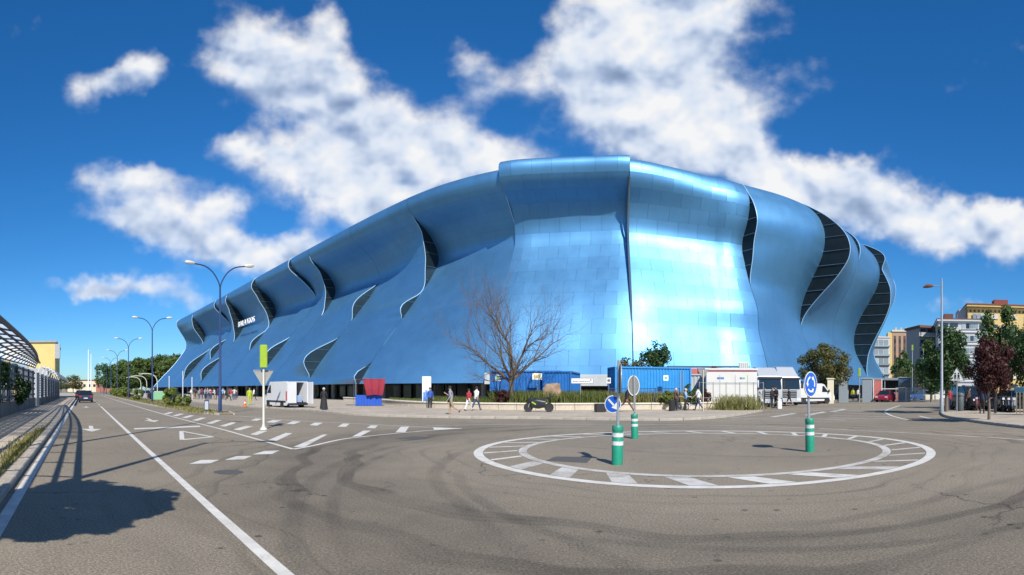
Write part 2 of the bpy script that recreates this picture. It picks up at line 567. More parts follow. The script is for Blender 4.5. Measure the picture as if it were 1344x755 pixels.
for nm, c in dict(skin=(.50, .30, .21), hair_dark=(.025, .018, .014), hair_grey=(.50, .48, .46), black=(.020, .020, .024), navy=(.022, .032, .075),
                  jeans=(.05, .085, .16), white=(.74, .74, .74), grey=(.28, .28, .31), khaki=(.33, .26, .15), red=(.36, .03, .045), lightblue=(.28, .42, .64),
                  brown=(.12, .065, .05), hivis=(.46, .54, .04), shoe=(.045, .04, .04), teal=(.03, .12, .15), orange=(.62, .16, .03), blue=(.03, .10, .42), cream_c=(.62, .57, .48)).items():
    pmat('cloth_' + nm, tuple(.82 * q for q in c), .8 if nm != 'skin' else .55, var=.12, scale=6)
for nm, c in dict(darkblue=(.02, .03, .06), silver=(.45, .46, .48), white=(.72, .72, .72), red=(.30, .012, .03), black=(.015, .015, .017), blue=(.03, .12, .35), lime=(.28, .42, .06)).items():
    pmat('car_' + nm, c, .3, metal=.25, var=.04, coat=.6)


# ------------------------------------------------------------------ mesh helpers
class MB:
    def __init__(self):
        self.v, self.f, self.m = [], [], []

    def add(self, vs, fs, mi=0):
        o = len(self.v)
        self.v += [Vector(p) for p in vs]
        self.f += [tuple(o + i for i in f) for f in fs]
        self.m += [mi] * len(fs)
        return self

    def box(self, c, s, rz=0, mi=0, M=None):
        x, y, z = s[0] / 2, s[1] / 2, s[2] / 2
        vs = [Vector((a * x, b * y, e * z)) for e in (-1, 1) for a, b in ((-1, -1), (1, -1), (1, 1), (-1, 1))]
        rot = M if M is not None else Matrix.Rotation(rz, 3, 'Z')
        vs = [rot @ p + Vector(c) for p in vs]
        return self.add(vs, [(3, 2, 1, 0), (4, 5, 6, 7), (0, 1, 5, 4), (1, 2, 6, 5), (2, 3, 7, 6), (3, 0, 4, 7)], mi)

    def bbox(self, c, s, b=.03, mi=0):
        """box with bevelled vertical and top edges"""
        x, y, z = s[0] / 2, s[1] / 2, s[2] / 2
        def ring(ix, iy, h):
            return [Vector(c) + Vector(p) for p in ((-ix + b, -iy, h), (ix - b, -iy, h), (ix, -iy + b, h), (ix, iy - b, h), (ix - b, iy, h), (-ix + b, iy, h), (-ix, iy - b, h), (-ix, -iy + b, h))]
        rs = [ring(x, y, -z), ring(x, y, z - b), ring(x - b, y - b, z)]
        vs = sum(rs, [])
        fs = [tuple(range(7, -1, -1)), tuple(range(16, 24))]
        for k in range(2):
            for i in range(8):
                j = (i + 1) % 8
                fs.append((k * 8 + i, k * 8 + j, k * 8 + 8 + j, k * 8 + 8 + i))
        return self.add(vs, fs, mi)

    def tube(self, pts, rad, n=8, mi=0, cap=True):
        pts = [Vector(p) for p in pts]
        if not isinstance(rad, (list, tuple)):
            rad = [rad] * len(pts)
        vs, fs = [], []
        up = None
        for i, p in enumerate(pts):
            a = pts[max(i - 1, 0)]
            b = pts[min(i + 1, len(pts) - 1)]
            t = (b - a).normalized()
            if up is None:
                up = Vector((0, 0, 1)) if abs(t.z) < .9 else Vector((1, 0, 0))
            u = t.cross(up)
            if u.length < 1e-5:
                u = t.orthogonal()
            u.normalize()
            w = u.cross(t).normalized()
            up = w
            for k in range(n):
                a2 = 2 * PI * k / n
                vs.append(p + (u * math.cos(a2) + w * math.sin(a2)) * rad[i])
        for i in range(len(pts) - 1):
            for k in range(n):
                k2 = (k + 1) % n
                fs.append((i * n + k, i * n + k2, (i + 1) * n + k2, (i + 1) * n + k))
        if cap:
            fs.append(tuple(range(n - 1, -1, -1)))
            fs.append(tuple((len(pts) - 1) * n + k for k in range(n)))
        return self.add(vs, fs, mi)

    def lathe(self, prof, n=16, c=(0, 0, 0), mi=0, axis='z'):
        vs, fs = [], []
        for r, h in prof:
            for k in range(n):
                a = 2 * PI * k / n
                p = (r * math.cos(a), r * math.sin(a), h)
                if axis == 'y':
                    p = (p[0], p[2], p[1])
                elif axis == 'x':
                    p = (p[2], p[0], p[1])
                vs.append(Vector(p) + Vector(c))
        for i in range(len(prof) - 1):
            for k in range(n):
                k2 = (k + 1) % n
                fs.append((i * n + k, i * n + k2, (i + 1) * n + k2, (i + 1) * n + k))
        fs.append(tuple(range(n - 1, -1, -1)))
        fs.append(tuple((len(prof) - 1) * n + k for k in range(n)))
        return self.add(vs, fs, mi)

    def prism(self, poly, z0, z1, mi=0, mi_side=None):
        n = len(poly)
        area = sum(poly[i][0] * poly[(i + 1) % n][1] - poly[(i + 1) % n][0] * poly[i][1] for i in range(n))
        if area < 0:
            poly = list(reversed(poly))
        self.add([(p[0], p[1], z0) for p in poly] + [(p[0], p[1], z1) for p in poly], [tuple(range(n - 1, -1, -1)), tuple(range(n, 2 * n))], mi)
        o = len(self.v) - 2 * n
        for i in range(n):
            j = (i + 1) % n
            self.f.append((o + i, o + j, o + n + j, o + n + i))
            self.m.append(mi if mi_side is None else mi_side)
        return self

    def side(self, poly, y0, y1, mi=0, inset=0.0):
        """polygon in x-z extruded along y"""
        n = len(poly)
        cx = sum(p[0] for p in poly) / n
        cz = sum(p[1] for p in poly) / n
        k = 1 - inset
        a = [(cx + (p[0] - cx) * k, y0, cz + (p[1] - cz) * k) for p in poly]
        e = (y1 - y0) * .06 if inset else 0
        rings = [a] if inset else []
        rings += [[(p[0], y0 + e, p[1]) for p in poly], [(p[0], y1 - e, p[1]) for p in poly]]
        if inset:
            rings.append([(p[0], y1, p[2]) for p in a])
        vs = sum(rings, [])
        m = len(rings)
        fs = [tuple(range(n)), tuple((m - 1) * n + i for i in range(n - 1, -1, -1))]
        for r in range(m - 1):
            for i in range(n):
                j = (i + 1) % n
                fs.append((r * n + j, r * n + i, (r + 1) * n + i, (r + 1) * n + j))
        return self.add(vs, fs, mi)

    def frustum(self, b, t, mi=0):
        """b, t: four corner points each"""
        return self.add(list(b) + list(t), [(3, 2, 1, 0), (4, 5, 6, 7), (0, 1, 5, 4), (1, 2, 6, 5), (2, 3, 7, 6), (3, 0, 4, 7)], mi)

    def disc(self, c, r, n, M, th=.0, mi=0, mi_back=None):
        vs = [M @ Vector((r * math.cos(2 * PI * k / n), 0, r * math.sin(2 * PI * k / n))) + Vector(c) for k in range(n)]
        off = M @ Vector((0, th, 0))
        self.add(vs + [p + off for p in vs], [tuple(range(n))], mi)
        o = len(self.v) - 2 * n
        self.f.append(tuple(o + n + k for k in range(n - 1, -1, -1)))
        self.m.append(mi if mi_back is None else mi_back)
        for k in range(n):
            j = (k + 1) % n
            self.f.append((o + j, o + k, o + n + k, o + n + j))
            self.m.append(mi if mi_back is None else mi_back)
        return self

    def build(self, name, mats, parent=None, smooth=False, loc=None, rz=0):
        me = bpy.data.meshes.new(name)
        me.from_pydata([tuple(p) for p in self.v], [], self.f)
        if isinstance(mats, str):
            mats = [mats]
        for k in mats:
            me.materials.append(MATS[k])
        if len(mats) > 1:
            me.polygons.foreach_set('material_index', self.m)
        if smooth:
            me.polygons.foreach_set('use_smooth', [True] * len(me.polygons))
            if smooth != 'all':
                me.set_sharp_from_angle(angle=R(35))
        me.update()
        return link(name, me, parent, loc, rz)


def link(name, me, parent=None, loc=None, rz=0):
    o = bpy.data.objects.new(name, me)
    COL.objects.link(o)
    if parent is not None:
        o.parent = parent
    if loc is not None:
        o.location = loc
    if rz:
        o.rotation_euler.z = rz
    return o


def thing(name, label, cat, loc=(0, 0, 0), rz=0, group=None):
    o = bpy.data.objects.new(name, None)
    COL.objects.link(o)
    o.location = loc
    o.rotation_euler = (0, 0, rz)
    o.empty_display_size = .2
    return tag(o, label, cat, group)


def tag(o, label, cat, group=None):
    o['label'] = label
    o['category'] = cat
    if group:
        o['group'] = group
    return o


def struct(o, kind='structure'):
    o['kind'] = kind
    return o


def kids(o):
    return list(o.children)


def copy_tree(o, parent=None):
    c = o.copy()
    COL.objects.link(c)
    c.parent = parent
    for k in kids(o):
        copy_tree(k, c)
    return c


def catmull(P, u):
    n = len(P)
    u = max(0.0, min(n - 1.0, u))
    i = min(int(u), n - 2)
    f = u - i
    p0, p1, p2, p3 = P[max(i - 1, 0)], P[i], P[i + 1], P[min(i + 2, n - 1)]
    return tuple(.5 * (2 * b + (c - a) * f + (2 * a - 5 * b + 4 * c - d) * f * f + (3 * b - a - 3 * c + d) * f ** 3) for a, b, c, d in zip(p0, p1, p2, p3))


def smooth_line(P, k=8):
    P = [tuple(p)[:2] for p in P]
    return [catmull(P, i / k) for i in range((len(P) - 1) * k + 1)]


def stripe(pts, w, z):
    """flat painted band along a polyline of (x, y)"""
    mb = MB()
    pts = [Vector((p[0], p[1], 0)) for p in pts]
    vs = []
    for i, p in enumerate(pts):
        t = (pts[min(i + 1, len(pts) - 1)] - pts[max(i - 1, 0)]).normalized()
        n = Vector((-t.y, t.x, 0)) * w / 2
        vs += [p + n + Vector((0, 0, z)), p - n + Vector((0, 0, z))]
    mb.add(vs, [(2 * i + 1, 2 * i + 3, 2 * i + 2, 2 * i) for i in range(len(pts) - 1)])
    return mb


# =================================================================== THE GROUND
mb = MB()
n = 96
ringv = [(3000 * math.cos(2 * PI * k / n), 3000 * math.sin(2 * PI * k / n), -.06) for k in range(n)]
mb.add(ringv, [tuple(range(n))])
struct(mb.build('ground', 'ground'))

road = MB()
rp = [st(-40, -1.2), st(340, -1.2), st(340, 14.2), st(60, 14.2), st(44, 22), Vector((-6, 46, 0)), Vector((24, 44, 0)), Vector((62, 78, 0)), Vector((75, 66, 0)), Vector((48, 20, 0)), Vector((45, -25, 0))]
road.prism([(p.x, p.y) for p in rp], -.05, 0.0)
ROAD = struct(road.build('road', 'asphalt'))


def mark(name, mbd, matn='road_paint'):
    return mbd.build(name, matn, ROAD)


def quad_px(ps, z=.005):
    m = MB()
    q = [gp(*p) for p in ps]
    area = sum(q[i].x * q[(i + 1) % len(q)].y - q[(i + 1) % len(q)].x * q[i].y for i in range(len(q)))
    if area < 0:
        q.reverse()
    m.add([(p.x, p.y, z) for p in q], [tuple(range(len(q)))])
    return m


# lane lines of the avenue
mark('lane_line', stripe([st(3.2 - 14, 1.75), st(6, 1.76), st(30, 1.72), st(52, 1.7)], .14, .005))
for k in range(12):
    s0 = 56 + k * 9
    mark('lane_dash', stripe([st(s0, 1.7), st(s0 + 3.5, 1.7)], .12, .005))
apex = gp(385, 590)
mark('lane_line', stripe(smooth_line([apex, gp(340, 577.5), gp(288, 563), gp(240, 550.8), st(40, 5.2), st(62, 5.0), st(95, 4.9), st(150, 4.9)]), .13, .005))
mark('edge_line', stripe([st(k * 4 - 2, -1.0) for k in range(40)], .17, .006), 'road_paint')
# hatched island
low = [apex, gp(410, 585.5), gp(455, 576), gp(516, 569.6), gp(560, 565.6), gp(606, 562.6)]
mark('island_line', stripe(smooth_line(low), .13, .006))
upl = [gp(606, 562.6), gp(565, 561.2), gp(523, 559.2), gp(446, 555.2), gp(388, 552.5), gp(345, 549), gp(318, 546.8), gp(285, 545.5)]
mark('island_line', stripe(smooth_line(upl), .11, .007))
mark('island_nose', quad_px([(568, 561.5), (606, 562.5), (570, 564.6)], .006))
for q in ([(385, 587), (423, 571), (430, 570.5), (399, 587.3)], [(352, 578), (375, 568.5), (384, 569), (363, 579)], [(328, 570.5), (341, 565.5), (351, 566), (337, 571.5)],
          [(462, 573.5), (477, 565.5), (487, 565.5), (473, 573)], [(519, 568), (526, 560.5), (537, 560.2), (532, 567.5)], [(481, 562), (487, 558.6), (496, 558.8), (492, 562.6)],
          [(443, 560.4), (450, 556.2), (459, 556.4), (454, 560.6)], [(406, 558.5), (413, 555), (424, 555.2), (416, 559)], [(376, 556.6), (384, 553.2), (395, 553.6), (386, 557)],
          [(349, 554.5), (358, 551.6), (370, 552), (360, 555.2)], [(329, 552), (336, 549.6), (345, 550), (337, 552.6)], [(306, 564), (323, 559.2), (332, 560), (315, 565)],
          [(288, 559.5), (304, 554.6), (311, 555), (296, 560.3)], [(270, 556), (284, 551.6), (291, 551.8), (278, 556.6)], [(252, 552), (264, 548.4), (271, 548.6), (259, 552.5)],
          [(238, 548.6), (249, 545.4), (255, 545.6), (245, 549)], [(226, 546), (236, 543.2), (242, 543.4), (232, 546.4)], [(214, 543.6), (223, 541.2), (228, 541.4), (220, 544)]):
    mark('hatch_bar', quad_px(q))
# give-way line, triangle, stop bar, arrows
for q in ([(248, 609.5), (264, 604.2), (288, 604), (276, 608.6)], [(295, 604), (310, 599.2), (331, 598.8), (320, 603.4)], [(331, 597), (347, 592.3), (367, 591.6), (357, 596.4)]):
    mark('give_way_dash', quad_px(q))
mark('stop_line', quad_px([(176, 564), (176, 562.4), (262, 559), (263, 560.6)]))
tr = [gp(238, 566.2), gp(239, 577.5), gp(279, 573.8)]
for i in range(3):
    a, b = tr[i], tr[(i + 1) % 3]
    mark('give_way_triangle', stripe([a, b], .16 if i != 1 else .22, .005 + i * .0008))


def road_arrow(c, d):
    """straight-on arrow painted flat, c tail point, d direction"""
    d = Vector((d[0], d[1], 0)).normalized()
    nn = Vector((-d.y, d.x, 0))
    m = MB()
    P = lambda a, b: c + d * a + nn * b + Vector((0, 0, .005))
    m.add([P(0, .09), P(0, -.09), P(2.0, -.09), P(1.9, -.42), P(3.3, 0), P(1.9, .42), P(2.0, .09)], [(0, 1, 2, 6), (3, 4, 5)])
    mark('arrow_marking', m)


road_arrow(st(24.5, .35), (.7071, -.7071))
road_arrow(st(52, .3), (.7071, -.7071))
road_arrow(st(30.5, 3.6), (.7071, -.7071))
# painted roundabout
cx, cy = ISL
for rad_, w_ in ((6.18, .24), (5.02, .22)):
    mark('ring_line', stripe([(cx + rad_ * math.cos(2 * PI * k / 120), cy + rad_ * math.sin(2 * PI * k / 120)) for k in range(121)], w_, .006), 'road_paint' if rad_ > 6 else 'road_paint_worn')
rnd = random.Random(4)
for k in range(27):
    a = 2 * PI * (k + .3) / 27
    w = .50 if math.sin(a) < -.3 and math.cos(a) < .35 else .20
    sk = .10
    m = MB()
    vs = []
    for r_, s_ in ((5.16, 0), (6.03, sk)):
        for e in (-1, 1):
            aa = a + s_ + e * w / 2 / r_
            vs.append((cx + r_ * math.cos(aa), cy + r_ * math.sin(aa), .005))
    m.add(vs, [(0, 2, 3, 1)])
    mark('ring_bar', m, 'road_paint' if rnd.random() < .55 else 'road_paint_worn')
# markings of the eastern arm
mark('edge_line', stripe(smooth_line([gp(560, 559), gp(700, 557), gp(860, 557.5), gp(1000, 560.2), gp(1090, 563.5), gp(1200, 569), gp(1290, 574), gp(1344, 577.5), at(1420, 17)]), .12, .005), 'road_paint_worn')
mark('edge_line', stripe(smooth_line([gp(1110, 552), gp(1050, 549), gp(1000, 549.3), gp(960, 551)]), .12, .005), 'road_paint_worn')
mark('edge_line', stripe(smooth_line([gp(958, 549.3), gp(1000, 544.5), gp(1060, 540), gp(1110, 535.5)]), .12, .006), 'road_paint_worn')
mark('edge_line', stripe(smooth_line([gp(1181, 532.5), gp(1163, 539), gp(1166, 544), gp(1180, 548.8), gp(1196, 551.8)]), .16, .006))
mark('edge_line', stripe(smooth_line([gp(1206, 546.2), gp(1218, 549), gp(1232, 551.6)]), .16, .006))
for y0 in range(6):
    ya, yb = 537.2 + y0 * 2.4, 538.6 + y0 * 2.1
    mark('hatch_bar', stripe([gp(1165 - y0 * .5 + max(0, y0 - 3) * 6, ya), gp(1098 - y0 * 3, yb + 1.2)], .20, .005), 'road_paint_worn')
for q in ([(1055, 545), (1080, 540.5), (1086, 541), (1062, 545.8)], [(1010, 547.2), (1040, 542.6), (1046, 543), (1018, 547.8)], [(1088, 540.6), (1106, 537), (1112, 537.4), (1096, 541)]):
    mark('hatch_bar', quad_px(q), 'road_paint_worn')
mark('repair_patch', quad_px([(716, 605), (730, 599.5), (778, 600), (770, 608)], .003), 'patch')
mark('repair_patch', quad_px([(516, 576.5), (540, 573.2), (566, 573.6), (548, 577.2)], .003), 'patch')

def tyre_mat():
    m = bpy.data.materials.new('tyre_mark')
    m.use_nodes = True
    nt = NT(m.node_tree)
    b = nt.n['Principled BSDF']
    b.inputs['Base Color'].default_value = (.045, .043, .042, 1)
    b.inputs['Roughness'].default_value = .7
    geo = nt.node('ShaderNodeNewGeometry')
    uv = nt.node('ShaderNodeUVMap')
    sx = nt.node('ShaderNodeSeparateXYZ')
    nt.l.new(uv.outputs[0], sx.inputs[0])
    edge = nt.math('MULTIPLY', nt.math('MULTIPLY', sx.outputs[0], nt.math('SUBTRACT', 1, sx.outputs[0])), 4)
    ends = nt.math('MULTIPLY', nt.math('MULTIPLY', sx.outputs[1], nt.math('SUBTRACT', 1, sx.outputs[1])), 4)
    k = nt.math('MULTIPLY', nt.mapr(edge, 0, .8), nt.mapr(ends, 0, .7))
    k = nt.math('MULTIPLY', k, nt.mapr(nt.noise(geo.outputs['Position'], 40, 3, .7), .3, .7, .25, 1))
    k = nt.math('MULTIPLY', k, nt.mapr(nt.noise(geo.outputs['Position'], .9, 4, .6), .3, .65, .05, .26))
    nt.l.new(k, b.inputs['Alpha'])
    MATS['tyre_mark'] = m


tyre_mat()
for j, (pp, w) in enumerate((([(385, 790), (382, 740), (384, 690), (395, 652), (422, 622), (470, 599), (540, 582), (620, 572)], .34),
              ([(470, 760), (440, 690), (440, 650), (465, 618), (515, 594), (580, 579)], .26),
              ([(720, 745), (660, 712), (612, 668), (578, 640), (572, 618), (600, 596), (650, 580)], .36),
              ([(860, 760), (760, 715), (660, 675), (610, 640), (600, 618)], .28),
              ([(980, 690), (1090, 684), (1200, 664), (1290, 638), (1400, 612)], .34),
              ([(900, 712), (1040, 706), (1180, 692), (1310, 664), (1400, 640)], .30),
              ([(700, 700), (860, 716), (1050, 722), (1250, 706), (1400, 676)], .26),
              ([(640, 566), (760, 562.5), (900, 563), (1040, 566), (1180, 575), (1300, 588)], .4),
              ([(690, 580), (800, 590), (930, 598), (1060, 600), (1150, 596)], .3))):
    mbd = stripe(smooth_line([gp(*p) for p in pp], 6), w, .0022 + .0003 * j)
    o_ = mark('tyre_mark', mbd, 'tyre_mark')
    ul = o_.data.uv_layers.new(name='UVMap')
    nq = len(o_.data.vertices) // 2
    for lp in o_.data.loops:
        ul.data[lp.index].uv = (lp.vertex_index % 2, (lp.vertex_index // 2) / (nq - 1))

# raised footways, median and plaza with kerbs -----------------------------------------------------
def raised(name, pts, h=.12, matn='paving', kerb='kerb', kw=.16):
    P = [(p[0], p[1]) for p in pts]
    m = MB()
    m.prism(P, -.05, h - .008, 0)
    o = struct(m.build(name, [matn]))
    return o


def kerb_row(parent, pts, h=.13, w=.18, L=1.0, matn='kerb', lift=0):
    """individual kerb stones along a polyline"""
    P = [Vector((p[0], p[1], 0)) for p in pts]
    tot = sum((P[i + 1] - P[i]).length for i in range(len(P) - 1))
    nst = max(1, int(tot / L))
    def along(d):
        for i in range(len(P) - 1):
            l = (P[i + 1] - P[i]).length
            if d <= l or i == len(P) - 2:
                return P[i].lerp(P[i + 1], min(1, d / l))
            d -= l
    base = MB().bbox((0, 0, 0), (tot / nst - .015, w, h + .05), .02)
    me = None
    for i in range(nst):
        a, b = along(tot * i / nst), along(tot * (i + 1) / nst)
        c = (a + b) / 2
        if me is None:
            o = base.build('kerb_stone', matn, parent)
            me = o.data
        else:
            o = link('kerb_stone', me, parent)
        o.location = (c.x, c.y, (h - .05) / 2 + .004 + lift)
        o.rotation_euler.z = math.atan2(b.y - a.y, b.x - a.x)


lw = raised('left_sidewalk', [st(-40, -1.3), st(230, -1.3), st(230, -14), st(-40, -14)])
kerb_row(lw, [st(-6, -1.25), st(90, -1.25)], .12, .13, L=1.2)
plaza_edge = smooth_line([st(120, 14), st(85, 14), st(60, 14.2), st(47, 15.2), gp(400, 539), gp(460, 545), gp(540, 548), gp(620, 549.5), gp(700, 550), gp(800, 551.8), gp(880, 552.3), gp(930, 550), gp(965, 546.2), gp(1000, 540)], 4)
plz = [(p[0], p[1]) for p in plaza_edge] + [tuple(at(1000, 75)[:2]), tuple(st(70, 60)[:2]), tuple(st(300, 60)[:2]), tuple(st(300, 14)[:2])]
PLAZA = raised('plaza', plz)
kerb_row(PLAZA, plaza_edge, L=1.3)
med_edge = [st(160, 6.4), st(60, 6.6), st(37, 7.6), st(33.6, 8.6), st(33.4, 9.4), st(36, 9.9), st(60, 9.4), st(160, 9.2)]
MED = raised('median_strip', [(p.x, p.y) for p in med_edge], .13, 'soil')
kerb_row(MED, med_edge, L=1.2)
rp_edge = smooth_line([at(1238, 60), gp(1237, 537), gp(1236, 543), gp(1243, 548), gp(1268, 552.8), gp(1300, 557.5), gp(1344, 562.5), at(1440, 19), at(1520, 17)], 4)
RPAV = raised('right_sidewalk', list(rp_edge) + [(60, -10), (80, 60)], .12)
kerb_row(RPAV, rp_edge, L=1.1)

# =================================================================== THE STADIUM
REF = [(212, 39.8), (186, 41.0), (161, 42.0), (126, 43.0), (96, 43.8), (80, 44.2), (64, 44.8), (55, 45.8), (48.3, 47.5), (44, 49.7), (39.4, 52.1), (35, 54.4), (31.4, 58.2), (28, 61.7), (24.7, 65.2), (20.5, 77), (17.4, 94), (15.6, 107), (14.8, 120)]
NW = 1400
SAMP = [catmull(REF, (len(REF) - 1) * i / NW) for i in range(NW + 1)]
ARC = [0.0]
for i in range(NW):
    ARC.append(ARC[-1] + math.hypot(SAMP[i + 1][0] - SAMP[i][0], SAMP[i + 1][1] - SAMP[i][1]))


def ref_at(w):
    """point and outward normal of the plan line at fractional sample w"""
    w = max(0.0, min(NW - 1e-6, w))
    i = int(w)
    f = w - i
    a, b = SAMP[i], SAMP[i + 1]
    p = (a[0] + (b[0] - a[0]) * f, a[1] + (b[1] - a[1]) * f)
    i0, i1 = max(0, i - 12), min(NW, i + 13)
    t = (SAMP[i1][0] - SAMP[i0][0], SAMP[i1][1] - SAMP[i0][1])
    l = math.hypot(*t)
    return p, (-t[1] / l, t[0] / l), ARC[i] + (ARC[i + 1] - ARC[i]) * f


def w_s(s):
    return min(range(NW + 1), key=lambda i: abs(SAMP[i][0] - s))


def w_t(t):
    return min(range(NW + 1), key=lambda i: abs(SAMP[i][1] - t) + (1000 if SAMP[i][0] > 40 else 0))


ZK = [2.35, 6, 9, 12, 15, 18, 21, 24, 26.5, 28.3, 29.2, 29.6, 29.4, 28.9]
P_END = [12.5, 9.2, 6.2, 3.5, 1.2, -.6, -.4, 1.4, 3.0, 2.9, 1.4, -1.5, -5, -9]
P_LEFT = [9.8, 7.2, 4.7, 2.2, -.3, -2.7, -4.1, -2.4, 1.0, 1.7, .4, -2.2, -6, -10]
P_CL = [6.2, 5.4, 4.2, 2.6, .6, -1.5, -2.9, -2.1, 1.0, 1.6, .5, -1.9, -6, -10]
P_CC = [5.2, 4.5, 3.5, 2.3, .6, -1.3, -2.6, -2.1, .7, 1.4, .4, -2.0, -6, -10]
P_CR = [4.5, 3.9, 3.1, 2.85, 1.75, .5, -.3, .6, 1.1, .4, -.7, -2.4, -6, -10]
P_R1 = [5.0, 3.9, 2.9, 2.6, 1.4, .4, -.2, .9, 1.2, .4, -.6, -2.4, -6, -10]
P_R2 = [4.2, 2.6, 1.0, .2, .8, 2.3, 3.8, 4.2, 3.3, 1.6, 0, -2.2, -6, -10]
P_RE = [3.4, 1.4, .0, -.1, 1.0, 2.8, 4.4, 4.8, 3.8, 1.9, 0, -2.2, -6, -10]


def lerp(a, b, f):
    return [x + (y - x) * f for x, y in zip(a, b)]


def bumps(P, lens, hf=1.0):
    """profile sampled finely with lens-shaped swellings (centre, half height, depth)"""
    pts = list(zip(P, ZK))
    out = []
    for i in range(NV + 1):
        o, z = catmull(pts, (len(pts) - 1) * i / NV)
        if i / NV < .80:
            for zc, hh, amp in lens:
                if abs(z - zc) < hh:
                    o += 1.45 * amp * math.cos(PI / 2 * (z - zc) / hh) ** 1.4
        out.append((o, 3 + (z - 3) * hf))
    return out


NV = 78
# seams: (plan position, common profile, lenses where the farther ribbon stands proud, which side is farther: -1 far avenue end, +1 far east end)
SEAMS = [(0, P_END, [], 0),
         (w_s(188), lerp(P_END, P_LEFT, .35), [(22.5, 5.0, 2.0)], -1),
         (w_s(173), lerp(P_END, P_LEFT, .5), [(9.5, 5.2, 1.9)], -1),
         (w_s(161), lerp(P_END, P_LEFT, .6), [(13.8, 3.2, 1.5), (25, 3.5, .7)], -1),
         (w_s(149), lerp(P_END, P_LEFT, .7), [(21.5, 6.6, 2.4), (7.4, 3.8, 1.6)], -1),
         (w_s(126), lerp(P_END, P_LEFT, .85), [(22.8, 6.0, 2.3), (13.4, 2.6, .9)], -1),
         (w_s(105), P_LEFT, [(25, 4.0, .8), (9.4, 3.0, 1.6)], -1),
         (w_s(96), P_LEFT, [(21.5, 5.6, 1.5)], -1),
         (w_s(80), P_LEFT, [(16.4, 3.4, 1.4), (6.8, 3.4, 2.2)], -1),
         (w_s(64), P_LEFT, [(21.2, 5.2, 1.7), (13.4, 2.0, 1.1), (3.6, 1.6, 1.0)], -1),
         (w_s(48.3), P_CL, [(24.0, 2.2, .5)], -1),
         (w_s(35), lerp(P_CC, P_CR, .5), [(26.5, 3.0, .5)], 1),
         (w_t(65.2), P_R1, [(21.5, 6.2, 1.5)], 1),
         (w_t(77), P_R2, [(20.0, 9.0, 3.0)], 1),
         (w_t(90), lerp(P_R2, P_RE, .6), [(26.0, 3.0, .35)], 1),
         (w_t(102), P_RE, [(26.8, 3.0, 1.3), (14.5, 10.5, 3.4)], 1),
         (NW, P_RE, [], 0)]
stad = thing('stadium', 'huge stadium clad in flowing wavy blue metal ribbons with dark lens-shaped gaps', 'stadium')


def skin(w, o, z):
    p, nrm, _ = ref_at(w)
    return st(p[0] + nrm[0] * o, p[1] + nrm[1] * o, z)


def prof_len(prof):
    L = [0]
    for a, b in zip(prof, prof[1:]):
        L.append(L[-1] + math.hypot(a[0] - b[0], a[1] - b[1]))
    return L


